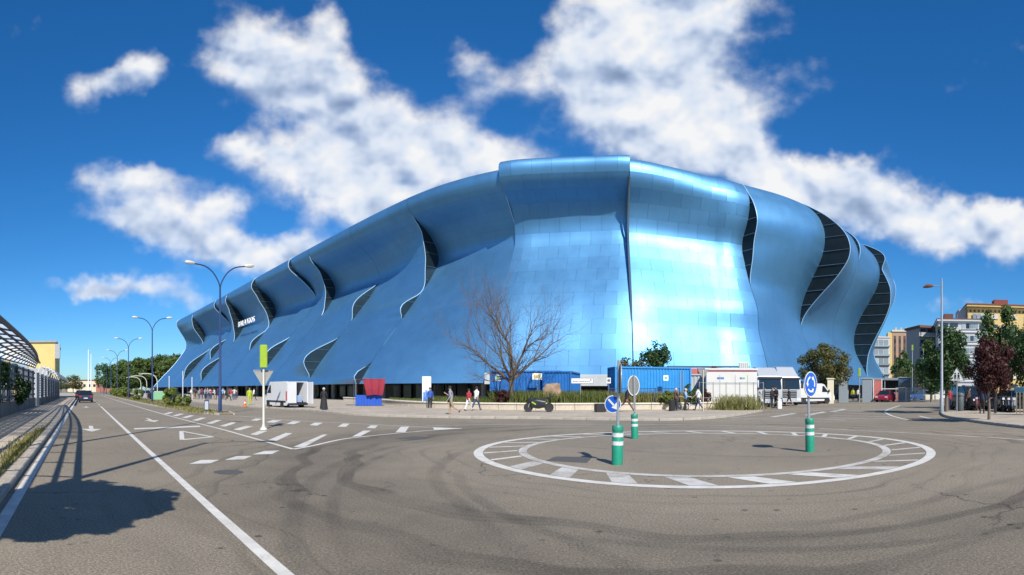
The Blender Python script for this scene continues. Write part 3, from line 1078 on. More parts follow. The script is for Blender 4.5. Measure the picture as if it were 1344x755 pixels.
CORNER = (10, 11)
for k in range(len(SEAMS) - 1):
    w0, pa, la, fa = SEAMS[k]
    w1, pb, lb, fb = SEAMS[k + 1]
    if k == 10:
        pb = P_CC
    if k == 11:
        pa = P_CR
    HF = {9: (1.0, .985), 10: (1.006, 1.0), 11: (.99, .955), 12: (.955, .985), 13: (.985, 1.0)}.get(k, (1.0, 1.0))
    A = bumps(pa, la if fa == 1 else [], HF[0])
    Bp = bumps(pb, lb if fb == -1 else [], HF[1])
    if k == 10:
        A = [(o + .9 * max(0, min(1, (z - 16) / 8)), z) for o, z in A]
    if k == 11:
        A = bumps(lerp(P_CC, P_CR, .4), [], .99)
    gap = .12
    w0g, w1g = w0 + gap, w1 - gap
    length = ref_at(w1)[2] - ref_at(w0)[2]
    nu = max(10, int(length / 1.1))
    def surf(u, i, lift=0.0):
        e = u * u * (3 - 2 * u) * .5 + u * .5
        o = A[i][0] + (Bp[i][0] - A[i][0]) * e
        z = A[i][1] + (Bp[i][1] - A[i][1]) * e
        return skin(w0g + (w1g - w0g) * u, o + lift, z)
    me = bpy.data.meshes.new('facade_ribbon')
    vs = [surf(a / nu, i, -.06 if k in CORNER else 0) for i in range(NV + 1) for a in range(nu + 1)]
    fs = [(i * (nu + 1) + a, i * (nu + 1) + a + 1, (i + 1) * (nu + 1) + a + 1, (i + 1) * (nu + 1) + a) for i in range(NV) for a in range(nu)]
    me.from_pydata([tuple(v) for v in vs], [], fs)
    uvl = me.uv_layers.new(name='UVMap')
    PL = prof_len(A)
    s0 = ref_at(w0)[2]
    for poly in me.polygons:
        poly.use_smooth = True
        for li in poly.loop_indices:
            vi = me.loops[li].vertex_index
            i, a = divmod(vi, nu + 1)
            uvl.data[li].uv = (s0 + length * a / nu, PL[i])
    me.materials.append(MATS['cladding' if k not in CORNER else 'plate_backing'])
    rib = link('facade_ribbon', me, stad)
    if k in CORNER:
        rib['label'] = 'broad corner ribbon tiled in visible metal plates'
        NC, NR = 6, 22
        pl = prof_len(A)
        rows = []
        for r_ in range(NR + 1):                       # row cuts at even lengths of the profile
            tgt = pl[-1] * r_ / NR
            j = next(q for q in range(NV + 1) if pl[q] >= tgt - 1e-6)
            rows.append(j if j == 0 else (j - 1) + (tgt - pl[j - 1]) / max(1e-6, pl[j] - pl[j - 1]))
        def surf_f(u, fi, lift):
            i = min(int(fi), NV - 1)
            return surf(u, i, lift).lerp(surf(u, i + 1, lift), fi - i)
        for r_ in range(NR):
            for c_ in range(-1 if r_ % 2 else 0, NC):
                u0 = (c_ + (.5 if r_ % 2 else 0)) / NC
                u1 = u0 + 1 / NC
                u0, u1 = max(0, u0), min(1, u1)
                du, dr = .0007, .008
                u0 += du
                u1 -= du
                a0, a1 = rows[r_] + dr, rows[r_ + 1] - dr
                pm = MB()
                g = [[surf_f(u0 + (u1 - u0) * x / 3, a0 + (a1 - a0) * y / 4, 0) for x in range(4)] for y in range(5)]
                vv = [p for row in g for p in row]
                pm.add(vv, [(y * 4 + x, y * 4 + x + 1, (y + 1) * 4 + x + 1, (y + 1) * 4 + x) for y in range(4) for x in range(3)])
                rimi = list(range(0, 4)) + [7, 11, 15, 19] + [18, 17, 16] + [12, 8, 4]
                dn_ = surf_f(.5, (a0 + a1) / 2, -.05) - surf_f(.5, (a0 + a1) / 2, 0)
                o_ = len(pm.v)
                nn_ = len(rimi)
                pm.v += [vv[q].copy() for q in rimi] + [vv[q] + dn_ for q in rimi]
                for q in range(nn_):
                    pm.f.append((o_ + (q + 1) % nn_, o_ + q, o_ + nn_ + q, o_ + nn_ + (q + 1) % nn_))
                    pm.m.append(0)
                ob = pm.build('cladding_plate', 'cladding_plate', rib)
                ob.data.polygons.foreach_set('use_smooth', [q < 12 for q in range(len(ob.data.polygons))])
    # pale edge trims
    for u, want in ((0, fa == 1 and k > 11 or k == 0), (1, fb == -1 or k == len(SEAMS) - 2)):
        if want:
            lim = int(NV * .84)
            rr_ = .055 if k > 5 else .085
            lens_ = la if u == 0 else lb
            ok_ = [k in (0, len(SEAMS) - 2) and not lens_ or any(abs(A[i][1] - zc) < hh * 1.06 for zc, hh, _ in lens_) for i in range(lim)]
            run = []
            for i in range(lim):
                if ok_[i]:
                    run.append(surf(u, i, .03))
                if (not ok_[i] or i == lim - 1) and len(run) > 3:
                    MB().tube(run, [.02] + [rr_] * (len(run) - 2) + [.02], 5).build('edge_trim', 'edge_trim', rib, True)
                if not ok_[i]:
                    run = []

# dark glazing in the gaps
for (w, P, lens, far) in SEAMS:
    if not lens:
        continue
    hf_ = {w_s(48.3): .985, w_t(65.2): .955, w_t(77): .985}.get(w, 1.0)
    a = bumps(P, [], hf_)
    b = bumps(P, lens, hf_)
    if w == w_s(35):
        a = bumps(P_CC, [], .99)
        b = bumps(lerp(P_CC, P_CR, .4), [], .99)
    m = MB()
    vs = []
    for i in range(NV + 1):
        lo_, hi_ = min(a[i][0], b[i][0]), max(a[i][0], b[i][0])
        vs += [skin(w, lo_ - .5, a[i][1]), skin(w, hi_ - .03, a[i][1])]
    m.add(vs, [(2 * i, 2 * i + 1, 2 * i + 3, 2 * i + 2) for i in range(int(NV * .9))])
    gl = m.build('gap_glazing', 'facade_glass', stad)
    znext = 4.0
    for i in range(int(NV * .8)):
        if a[i][1] >= znext:
            znext += 1.9
            if b[i][0] - a[i][0] > .25:
                MB().tube([skin(w - .25 * far, a[i][0] - .2, a[i][1]), skin(w - .25 * far, b[i][0] - .1, a[i][1])], .05, 4).build('glazing_bar', 'mullion', gl)

# underside, back wall and columns
def band(o0, z0, o1, z1, wa, wb, step=8):
    m = MB()
    ws = list(range(wa, wb, step)) + [wb]
    f = lambda q: q if callable(q) else (lambda w: q)
    vs = []
    for w in ws:
        vs += [skin(w, f(o0)(w), z0), skin(w, f(o1)(w), z1)]
    m.add(vs, [(2 * i, 2 * i + 2, 2 * i + 3, 2 * i + 1) for i in range(len(ws) - 1)])
    return m


def foot(w):
    for k in range(len(SEAMS) - 1):
        if SEAMS[k][0] <= w <= SEAMS[k + 1][0]:
            f = (w - SEAMS[k][0]) / max(1, SEAMS[k + 1][0] - SEAMS[k][0])
            return SEAMS[k][1][0] * (1 - f) + SEAMS[k + 1][1][0] * f
    return 5


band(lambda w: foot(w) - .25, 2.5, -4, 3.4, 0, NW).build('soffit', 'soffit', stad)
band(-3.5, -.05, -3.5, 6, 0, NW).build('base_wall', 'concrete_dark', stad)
m = MB()
m.add([skin(0, -3.5, -.05), skin(0, 12.0, -.05), skin(0, 12.0, 3.1), skin(0, -3.5, 5)], [(3, 2, 1, 0)])
m.build('base_wall', 'concrete_dark', stad)
for s_ in range(50, 205, 7):
    w = w_s(s_)
    p = skin(w, foot(w) - 4.0, 0)
    MB().lathe([(.34, 0), (.34, 4.2)], 10).build('column', 'concrete', stad, True, loc=p)
for s_ in (58, 60.5, 63, 71, 74, 89, 92):
    w = w_s(s_)
    a, b = skin(w, -3.2, 0), skin(w + 6, -3.2, 0)
    c = (a + b) / 2
    dr = MB().box((0, 0, 1.5), (2.0, .12, 2.6)).build('entrance_door', 'window_dark', stad, loc=c, rz=math.atan2(b.y - a.y, b.x - a.x))
    MB().box((0, -.08, 2.85), (2.2, .2, .14)).build('door_lintel', 'concrete', dr)
rgd = random.Random(5)
for s_ in range(52, 200, 4):
    w = w_s(s_ + rgd.uniform(-1, 1))
    a, b = skin(w, -3.2, 0), skin(w + 6, -3.2, 0)
    c = (a + b) / 2
    hh_ = rgd.uniform(2.2, 3.2)
    MB().box((0, 0, hh_ / 2), (rgd.uniform(1.0, 2.2), .1, hh_)).build('wall_panel', rgd.choice(('concrete', 'cream', 'booth_grey', 'window_pale', 'concrete_dark')), stad, loc=c, rz=math.atan2(b.y - a.y, b.x - a.x))
# roof deck closing the top
pts = [skin(w, -9.8, 28.9) for w in range(0, NW + 1, 20)] + [st(110, 130, 28.5), st(212, 130, 28.5)]
m = MB()
cpt = st(110, 90, 29)
m.add([cpt] + pts, [(0, i + 1, (i + 1) % len(pts) + 1) for i in range(len(pts))])
m.build('roof', 'roof_deck', stad)
m = MB()
e0, e1 = skin(0, -4, 0), skin(0, -9, 28.5)
m.add([skin(0, -1, 0), st(212, 130, 0), st(212, 130, 28), skin(0, -5, 28.5)], [(0, 1, 2, 3)])
m.build('end_wall', 'concrete', stad)
m = MB()
m.add([skin(NW, -1, 0), st(110, 130, 0), st(110, 130, 28), skin(NW, -5, 28.5)], [(3, 2, 1, 0)])
m.build('end_wall', 'concrete', stad)
# lettering on the far facade (individual letters, standing on the skin)
def letters(text, w0, z, size, parent):
    for i, ch in enumerate(text):
        cu = bpy.data.curves.new('letter', 'FONT')
        cu.body = ch
        cu.size = size
        cu.extrude = .12
        cu.align_x = 'CENTER'
        ob = bpy.data.objects.new('letter', cu)
        COL.objects.link(ob)
        dg = bpy.context.evaluated_depsgraph_get()
        me = bpy.data.meshes.new_from_object(ob.evaluated_get(dg))
        bpy.data.objects.remove(ob)
        me.materials.append(MATS['sign_white'])
        yield ch, me


tw0, tw1 = w_s(144), w_s(130)
for i, (ch, me) in enumerate(letters('BALAIDOS', 0, 0, 2.1, stad)):
    w = tw0 + (tw1 - tw0) * (i + .5) / 8
    a, b = skin(w - 2, .5, 18.6), skin(w + 2, .5, 18.6)
    o = link('sign_letter', me, stad, loc=(a + b) / 2)
    o.rotation_euler = (R(90), 0, math.atan2(b.y - a.y, b.x - a.x))
# low annex roofs at the corner foot
m = MB()
for (px0, px1, d, z0, z1) in ((636, 660, 60, 2.2, 3.4), (745, 815, 60, 2.0, 3.2)):
    a, b = at(px0, d), at(px1, d)
    c = (a + b) / 2
    MB().bbox((0, 0, (z0 + z1) / 2), ((b - a).length, 3.5, z1 - z0), .05).build('canopy', 'container_grey', stad, loc=c, rz=math.atan2(b.y - a.y, b.x - a.x))
# dark strip drawn in for the thin gap down the corner
wc = w_s(35)
MB().tube([skin(wc, lerp(P_CC, P_CR, .5)[i] + .05, ZK[i]) for i in range(0, 9)], .14, 6).build('corner_strip', 'mullion', stad, True)

# =================================================================== LOW WALL, PLANTER, ROCK, BARE TREE
wall_px = [(452, 527.6), (484, 529.6), (520, 534), (560, 537), (620, 539), (700, 540.2), (780, 540.2), (860, 539.6), (910, 538.6), (958, 537.4)]
wall_pts = smooth_line([gp(*p) for p in wall_px], 5)
WALL = thing('planter_wall', 'long low pale stone wall with cap edging the plaza planter', 'wall')
# individual blocks and cap stones
def along_line(P, d):
    for i in range(len(P) - 1):
        l = math.hypot(P[i + 1][0] - P[i][0], P[i + 1][1] - P[i][1])
        if d <= l or i == len(P) - 2:
            f = min(1, d / l)
            return Vector((P[i][0] + (P[i + 1][0] - P[i][0]) * f, P[i][1] + (P[i + 1][1] - P[i][1]) * f, 0))
        d -= l


totw = sum(math.hypot(wall_pts[i + 1][0] - wall_pts[i][0], wall_pts[i + 1][1] - wall_pts[i][1]) for i in range(len(wall_pts) - 1))
nb = int(totw / 1.4)
rw = random.Random(3)
base_me = [MB().bbox((0, 0, 0), (totw / nb - .02, .32, .42), .02) for _ in range(1)][0].build('stone_block', 'stone_wall', WALL)
cap_me = MB().bbox((0, 0, 0), (totw / nb - .012, .46, .10), .02).build('cap_stone', 'stone_cap', WALL)
for i in range(nb):
    a, b = along_line(wall_pts, totw * i / nb), along_line(wall_pts, totw * (i + 1) / nb)
    c, ang = (a + b) / 2, math.atan2(b.y - a.y, b.x - a.x)
    o = base_me if i == 0 else link('stone_block', base_me.data, WALL)
    o.location = (c.x, c.y, .11 + .21 + rw.uniform(-.01, .01))
    o.rotation_euler.z = ang
    o = cap_me if i == 0 else link('cap_stone', cap_me.data, WALL)
    o.location = (c.x, c.y, .11 + .42 + .05)
    o.rotation_euler.z = ang
# planter soil behind it
back = [at(1010, 52), at(960, 56), at(830, 58), at(720, 60), at(640, 60), at(560, 62), at(470, 70)]
m = MB()
m.prism([(p[0], p[1]) for p in wall_pts] + [(p.x, p.y) for p in back], .0, .52)
PLANT = struct(m.build('planter_bed', 'soil'))


def blades(area, count, hmin, hmax, seed, z0, wid=.03, lean=.5):
    """grass blades: area() gives a random point"""
    rg = random.Random(seed)
    m = MB()
    for _ in range(count):
        p = area(rg)
        h = rg.uniform(hmin, hmax)
        a = rg.uniform(0, 2 * PI)
        d = Vector((math.cos(a), math.sin(a), 0))
        l = rg.uniform(0, lean) * h
        b = rg.uniform(0, 2 * PI)
        e = Vector((math.cos(b), math.sin(b), 0)) * l
        z = z0(p) if callable(z0) else z0
        p = Vector((p[0], p[1], z))
        m.add([p - d * wid, p + d * wid, p + d * wid * .6 + e * .4 + Vector((0, 0, h * .6)), p + e + Vector((0, 0, h)), p - d * wid * .6 + e * .4 + Vector((0, 0, h * .6))], [(0, 1, 2, 3, 4)])
    return m


def strip_area(px0, px1, doff0, doff1):
    def f(rg):
        d = rg.uniform(.02, .98)
        px = px0 + (px1 - px0) * d
        # distance of the wall along this bearing
        best = min(wall_pts, key=lambda q: abs(math.atan2(q[0], q[1]) - bear(px)))
        return at(px, math.hypot(*best) + rg.uniform(doff0, doff1))
    return f


g = blades(strip_area(560, 650, .5, 7), 3600, .15, .6, 1, .52).build('lawn_grass', 'grass')
struct(g, 'stuff')
g = blades(strip_area(640, 800, .6, 7), 9000, .35, 1.15, 2, .52, .035).build('planter_grass', 'grass')
struct(g, 'stuff')
g = blades(strip_area(795, 920, .5, 4), 5200, .3, 1.1, 3, .52, .035).build('planter_grass', 'grass_dry')
struct(g, 'stuff')
g = blades(strip_area(510, 565, .5, 9), 1500, .08, .3, 5, .52).build('lawn_grass', 'grass')
struct(g, 'stuff')
def tuft_area(rg):
    return at(rg.gauss(968, 14), rg.uniform(39.8, 43))
g = blades(tuft_area, 1500, .2, 1.25, 6, .1, .03, .9).build('tall_grass', 'grass_pale')
struct(g, 'stuff')
g = blades(lambda rg: st(rg.gauss(14.5, 3.4), -1.45 - abs(rg.gauss(0, .22))), 2600, .03, .14, 9, .11, .012, .8).build('verge_grass', 'grass_dry')
struct(g, 'stuff')
g = blades(lambda rg: st(rg.uniform(34, 130), rg.uniform(6.9, 9.2)), 6000, .05, .2, 10, .12, .05, .7).build('verge_grass', 'grass_dry')
struct(g, 'stuff')

# boulder
bm = bmesh.new()
bmesh.ops.create_icosphere(bm, subdivisions=4, radius=1)
from mathutils import noise as mnoise
for v in bm.verts:
    p = v.co.copy()
    q = Vector((max(-.8, min(.8, p.x)), max(-.7, min(.7, p.y)), max(-1, min(.85, p.z))))
    k = 1 + .20 * mnoise.noise(p * 1.6 + Vector((3, 1, 2))) + .07 * mnoise.noise(p * 5)
    v.co = Vector((q.x * .86 * k * (1.0 if p.z < .2 else .92), q.y * .75 * k, q.z * 1.02 * k + (.14 * p.x if p.z > 0 else 0)))
me = bpy.data.meshes.new('boulder')
bm.to_mesh(me)
bm.free()
me.materials.append(MATS['rock'])
me.polygons.foreach_set('use_smooth', [True] * len(me.polygons))
me.set_sharp_from_angle(angle=R(28))
o = link('boulder', me, None, at(724, 42.6, 1.25))
tag(o, 'large brown boulder standing in the planter grass behind the motorcycle', 'boulder')


def branch_tree(name, label, loc, h, seed, matn):
    rg = random.Random(seed)
    root = thing(name, label, 'tree', loc)
    tm, bmx = MB(), MB()
    def grow(p, d, l, r, depth, mbd):
        pts, rads = [p], [r]
        nseg = 4 if depth < 3 else 3
        for i in range(nseg):
            d = (d + Vector((rg.gauss(0, .10), rg.gauss(0, .10), rg.gauss(.035, .06)))).normalized()
            p = p + d * l / nseg
            pts.append(p)
            rads.append(r * (1 - .5 * (i + 1) / nseg))
        mbd.tube(pts, rads, 8 if depth < 2 else (5 if depth < 4 else 3), 0, False)
        if depth >= 6 or rads[-1] < .0025:
            return
        kidsn = rg.choice((2, 3, 3)) if depth < 5 else 2
        for i in range(kidsn):
            ang = rg.uniform(.30, .75) if depth else rg.uniform(.5, .95)
            ax = d.orthogonal().normalized()
            ax.rotate(Matrix.Rotation(rg.uniform(0, 2 * PI) if depth else 2 * PI * (i + rg.uniform(-.15, .15)) / kidsn, 3, d))
            nd = d.copy()
            nd.rotate(Matrix.Rotation(ang, 3, ax))
            nd = (nd + Vector((0, 0, .08))).normalized()
            grow(p, nd, l * rg.uniform(.70, .88), rads[-1] * rg.uniform(.80, .96), depth + 1, mbd)
        for i in range(3 if depth < 5 else 1):
            j = rg.randint(1, nseg - 1)
            ax = d.orthogonal().normalized()
            ax.rotate(Matrix.Rotation(rg.uniform(0, 2 * PI), 3, d))
            nd = d.copy()
            nd.rotate(Matrix.Rotation(rg.uniform(.6, 1.0), 3, ax))
            grow(pts[j], nd, l * rg.uniform(.45, .7), rads[j] * .5, depth + 2, mbd)
    tm.tube([(0, 0, -.1), (.03, 0, .25), (-.02, .03, 1.0), (.05, 0, h * .2)], [.36, .26, .21, .20], 10, 0, False)
    top = Vector((.05, 0, h * .19))
    for i in range(5):
        a = 2 * PI * i / 5 + .3
        up = .62 + .6 * ((i * 37) % 10) / 10
        grow(top - Vector((0, 0, .15 * (i % 3))), Vector((math.cos(a), math.sin(a), up)).normalized(), h * .26, .14, 1, bmx)
    grow(top, Vector((.1, 0, 1)).normalized(), h * .27, .17, 1, bmx)
    tm.build('trunk', matn, root, True)
    b_ = bmx.build('branches', matn, root)
    b_['kind'] = 'stuff'
    return root


branch_tree('bare_tree', 'leafless spreading tree standing in the planter before the blue ribbons', at(671, 42, .5), 9.9, 21, 'bark_grey').scale = (.86, .86, 1.0)


# =================================================================== LEAFY TREES AND HEDGES
def crown_mesh(rx, rz_, cz, n, size, seed, clumps=38, hollow=.5, squash=1.0, ragged=.18):
    rg = random.Random(seed)
    cl = []
    for _ in range(clumps):
        while True:
            p = Vector((rg.uniform(-1, 1), rg.uniform(-1, 1), rg.uniform(-1, 1)))
            if hollow * .6 < p.length < 1:
                break
        cl.append((p, rg.uniform(.22, .42)))
    m = MB()
    for i in range(n):
        c, r = cl[rg.randrange(clumps)]
        v = Vector((rg.gauss(0, 1), rg.gauss(0, 1), rg.gauss(0, 1))).normalized() * r * (rg.random() ** .4)
        p = c + v
        if p.length > 1 + ragged:
            p = p.normalized() * (1 + ragged * rg.random())
        p = Vector((p.x * rx, p.y * rx, p.z * rz_ + cz))
        nn = (v.normalized() + Vector((rg.gauss(0, .6), rg.gauss(0, .6), rg.gauss(.3, .6)))).normalized()
        u = nn.orthogonal().normalized()
        u.rotate(Matrix.Rotation(rg.uniform(0, 2 * PI), 3, nn))
        w = nn.cross(u)
        s = size * rg.uniform(.6, 1.3)
        m.add([p - u * s, p - w * s * .55, p + u * s, p + w * s * .55], [(0, 1, 2, 3)])
    return m


def leafy_tree(name, label, loc, h, rx, matn, n=2600, size=.13, seed=1, trunk_h=None, tr=.14, group=None, cat='tree'):
    root = thing(name, label, cat, loc, 0, group)
    th = trunk_h if trunk_h is not None else h * .35
    rz_ = (h - th) / 2
    cr = crown_mesh(rx, rz_, th + rz_, n, size, seed)
    c = cr.build('crown', matn, root)
    rg = random.Random(seed)
    m = MB()
    m.tube([(0, 0, -.1), (.02, 0, th * .5), (rg.uniform(-.05, .05), 0, th), (0, 0, th + rz_)], [tr * 1.25, tr, tr * .85, tr * .4], 8, 0, False)
    for i in range(6):
        a = 2 * PI * i / 6 + rg.random()
        e = Vector((math.cos(a) * rx * .7, math.sin(a) * rx * .7, th + rz_ * rg.uniform(.7, 1.5)))
        s0 = Vector((0, 0, th * rg.uniform(.85, 1.1)))
        m.tube([s0, s0.lerp(e, .5) + Vector((0, 0, .1 * rz_)), e], [tr * .5, tr * .35, tr * .1], 5, 0, False)
    m.build('trunk', 'bark', root, True)
    return root


def copy_named(src, loc, rz, sc, label, group=None):
    r = copy_tree(src)
    r.location = loc
    r.rotation_euler.z = rz
    r.scale = sc if isinstance(sc, tuple) else (sc, sc, sc)
    r['label'] = label
    if group:
        r['group'] = group
    return r


# trees behind the stadium and along the street
hill_src = leafy_tree('hillside_tree', 'tallest dark green tree of the wood beyond the stadium end', at(222, 262), 18.5, 8.5, 'leaf_hill', 5500, .75, 5, 3.5, .35, 'trees of the wood beyond the stadium')
hill2 = leafy_tree('hillside_tree', 'broad green tree of the wood beside the tallest one', at(203, 268), 17.5, 9, 'leaf_hill', 5500, .75, 6, 3, .35, 'trees of the wood beyond the stadium')
for i, (px, d, h) in enumerate(((240, 285, 17), (186, 262, 15.0), (172, 255, 13.4), (158, 262, 12.5), (192, 300, 16), (212, 310, 19), (230, 245, 14), (150, 290, 11.5), (178, 240, 9.5), (166, 228, 8))):
    src = (hill_src, hill2)[i % 2]
    copy_named(src, at(px, d), i * 1.3, (h / 15.5, h / 15.5, h / 15.5), 'green tree in the wood between the avenue and the stadium end')
leafy_tree('street_tree', 'rounded green tree at the avenue side before the wood', at(137, 190), 11, 3.6, 'leaf_green', 1600, .36, 8, 2.5, .2)
for i, (px, d, h, r_) in enumerate(((96, 250, 8.0, 4), (88, 280, 7.5, 4), (104, 300, 6, 4), (80, 230, 6.5, 3))):
    if i == 0:
        far_src = leafy_tree('distant_tree', 'small pale green tree at the far end of the avenue', at(px, d), h, r_, 'leaf_mixed', 900, .4, 11, 1.5, .2, 'trees at the end of the avenue')
    else:
        copy_named(far_src, at(px, d), i, h / 8, 'small pale green tree at the far end of the avenue')


def shrub(name, label, loc, rx, h, seed, matn='leaf_green', group=None, n=3200, size=.085):
    root = thing(name, label, 'shrub', loc, 0, group)
    crown_mesh(rx, h / 2, h / 2 + .03, n, size, seed, 20, .3, ragged=.04).build('foliage', matn, root)
    MB().tube([(0, 0, -.05), (0, 0, h * .6)], [.05, .03], 6).build('stem', 'bark', root)
    return root


leaf_mat('leaf_hedge', (.08, .13, .025), (.24, .28, .06), .35, 2.0)
shrub('clipped_shrub', 'larger rounded hedge shrub beside the blue double lamp post', at(225, 48.3, .1), .85, 1.65, 31, 'leaf_hedge', 'hedge shrubs on the median')
shrub('clipped_shrub', 'smaller rounded hedge shrub nestled against the larger one on the median', at(240, 47, .1), .72, 1.15, 32, 'leaf_hedge', 'hedge shrubs on the median')
shrub('clipped_shrub', 'boxy hedge shrub standing alone between two blue lamp posts', at(181, 74, .1), .75, 1.6, 33, 'leaf_hedge', 'hedge shrubs on the median')
for i in range(7):
    shrub('clipped_shrub', 'one of the round shrubs in the distant hedge row on the median', st(98 + i * 5.5, 7.9, .1), 1.5, 1.8, 40 + i, 'leaf_hedge', 'distant hedge row shrubs', 1200, .16)
leafy_tree('conifer', 'dark bushy conifer rising behind the light blue container', at(859, 52, .5), 5.6, 1.5, 'leaf_dark', 4500, .13, 51, .7, .1)
leafy_tree('round_bush', 'low green bush beside the conifer behind the light blue container', at(833, 51, .5), 4.2, 1.6, 'leaf_mixed', 3000, .12, 52, .6, .07)
leafy_tree('street_tree', 'wide autumn tinged tree beside the parked white van', at(1083, 66), 7.0, 3.2, 'leaf_mixed', 7000, .17, 53, 1.8, .16)
leafy_tree('street_tree', 'deep green tree growing behind the triangular warning sign', at(1242, 37.5, .1), 5.6, 1.6, 'leaf_dark', 8000, .12, 54, 1.6, .13)
leafy_tree('plum_tree', 'small purple leaved tree with slim trunk on the pavement', at(1298, 27.6, .1), 4.15, 1.22, 'leaf_plum', 9000, .075, 55, 1.3, .07)
leafy_tree('street_tree', 'tall bright green tree rising behind the purple tree', at(1315, 46, .1), 8.2, 2.0, 'leaf_green', 8000, .14, 56, 2.2, .17)
leafy_tree('street_tree', 'leafy tree filling the space beside the yellow building', at(1352, 43, .1), 6.6, 2.3, 'leaf_dark', 7000, .14, 57, 1.8, .15)
leafy_tree('street_tree', 'green tree standing before the brick striped block', at(1187, 118), 9.5, 2.6, 'leaf_green', 3000, .24, 58, 2.4, .16)
leafy_tree('street_tree', 'yellowing young tree at the foot of the brick striped block', at(1204, 105), 6, 1.6, 'leaf_mixed', 900, .18, 59, 1.6, .1)
leafy_tree('street_tree', 'yellow green bush tree beside the covered gateway', at(1181, 100), 5.6, 1.3, 'leaf_mixed', 800, .16, 60, 1.4, .1)
leafy_tree('street_tree', 'dark green tree in front of the white apartment block', at(1222, 70), 6.2, 2.2, 'leaf_dark', 4000, .18, 61, 1.4, .13)
# the pavement tree whose shadow falls on the avenue, and one by the eastern pavement
leafy_tree('pavement_tree', 'broad tree standing on the avenue pavement shading the road', Vector((-4.7, .72, .1)), 5.45, 1.42, 'leaf_green', 15000, .12, 62, 2.75, .10)
leafy_tree('pavement_tree', 'tree on the eastern pavement casting shade by the kerb', Vector((25.5, 9.5, .1)), 5.6, 1.7, 'leaf_dark', 2600, .11, 63, 2.2, .12)
for px0, sd_ in ((1262, 71), (1278, 72)):
    pass


# =================================================================== STREET LAMPS
def double_lamp(loc, h, label, detail=True):
    root = thing('street_lamp', label, 'street lamp', loc, R(45), 'blue double street lamps along the median')
    m = MB().lathe([(.20, 0), (.20, .05), (.13, .08), (.125, 1.3), (.095, 1.38), (.06, h - 1.5)], 10)
    m.build('pole', 'lamp_blue', root, True)
    for sgn in (-1, 1):
        pts = [(0, 0, h - 1.55), (sgn * .12, 0, h - 1.1), (sgn * .5, 0, h - .5), (sgn * 1.05, 0, h - .12), (sgn * 1.75, 0, h)]
        pts = [catmull(pts, i / 3) for i in range(13)]
        arm = MB().tube(pts, .045, 7).build('arm', 'lamp_blue', root, True)
        hd = MB()
        xs = [0, .08, .3, .52, .66]
        rs = [.05, .09, .13, .12, .04]
        hd.tube([(sgn * (1.7 + x), 0, h + .02 + .02 * i) for i, x in enumerate(xs)], rs, 8)
        hd.build('lamp_head', 'lamp_head', root, True)
    return root


lamp_labels = ['tall blue double lamp post at the median nose beside the hatched island', 'blue double lamp post just beyond the lone boxy shrub', 'blue double lamp post beside the parked cars on the median']
for i, (s_, t_, h_) in enumerate(((34.9, 8.95, 9.75), (63.5, 8.1, 9.9), (91, 7.6, 10), (119, 7.5, 10), (147, 7.5, 10), (175, 7.5, 10), (203, 7.5, 10), (231, 7.5, 10))):
    double_lamp(st(s_, t_, .1), h_, lamp_labels[i] if i < 3 else 'distant blue double lamp post further down the avenue median')
for i, (s_, t_) in enumerate(((84, 11.5), (98, 11.5), (108, 11.5))):
    root = thing('hook_lamp', 'low pale lamp post with a long curved arm over the parked cars', 'street lamp', st(s_, t_), R(45 + 180), 'low pale hook lamps')
    pts = [catmull([(0, 0, 0), (0, 0, 2.6), (.25, 0, 3.5), (1.0, 0, 4.0), (2.4, 0, 4.05)], k / 3) for k in range(13)]
    MB().tube(pts, .07, 6).build('pole', 'pole_cream', root, True)
    MB().bbox((2.6, 0, 4.0), (.6, .2, .1), .02).build('lamp_head', 'lamp_head', root)
for i, px in enumerate((116, 119.5)):
    root = thing('light_mast', 'very tall thin white mast carrying a crossbar of floodlights', 'light mast', at(px, 205 + i * 25), R(-45), 'floodlight masts')
    MB().tube([(0, 0, 0), (0, 0, 17)], [.25, .12], 8).build('pole', 'white_paint', root, True)
    MB().box((0, 0, 17), (3.0, .2, .2)).build('crossbar', 'white_paint', root)
    for x in (-1.2, 1.2):
        MB().box((x, -.1, 16.8), (.8, .3, .35)).build('floodlight', 'sign_back', root)
# grey single lamp on the eastern pavement
root = thing('street_lamp', 'tall grey lamp post with one short arm and flat brownish head', 'street lamp', at(1236, 35.2, .1), -bear(1236))
MB().lathe([(.14, 0), (.14, .9), (.10, 1.0), (.055, 8.4), (.04, 8.7)], 10).build('pole', 'lamp_grey', root, True)
MB().tube([(0, 0, 8.15), (-.35, -.0, 8.2), (-.6, 0, 8.2)], .03, 6).build('arm', 'lamp_grey', root, True)
MB().tube([(-.55, 0, 8.2), (-.65, 0, 8.22), (-.95, 0, 8.2), (-1.2, 0, 8.12)], [.06, .11, .13, .05], 8).build('lamp_head', 'brick_dark', root, True)
# lamps that stand on the near pavement and throw the long thin shadows
for i, (loc, h_, lab) in enumerate(((Vector((-5.9, 1.6, .1)), 11.6, 'lamp post on the near avenue pavement with one curved arm'), (Vector((-10.7, 6.0, .1)), 15.6, 'tall lamp post behind the lattice screen with one curved arm'))):
    root = thing('street_lamp', lab, 'street lamp', loc, R(30))
    MB().lathe([(.13, 0), (.12, 1.2), (.075, h_ - .6), (.06, h_)], 10).build('pole', 'lamp_blue', root, True)
    pts = [catmull([(0, 0, h_ - .6), (.15, 0, h_ - .1), (.8, 0, h_ + .3), (1.5, 0, h_ + .35)], k / 3) for k in range(10)]
    MB().tube(pts, .04, 6).build('arm', 'lamp_blue', root, True)
    MB().tube([(1.45, 0, h_ + .35), (1.6, 0, h_ + .36), (1.9, 0, h_ + .36), (2.15, 0, h_ + .34)], [.05, .14, .16, .05], 8).build('lamp_head', 'lamp_head', root, True)

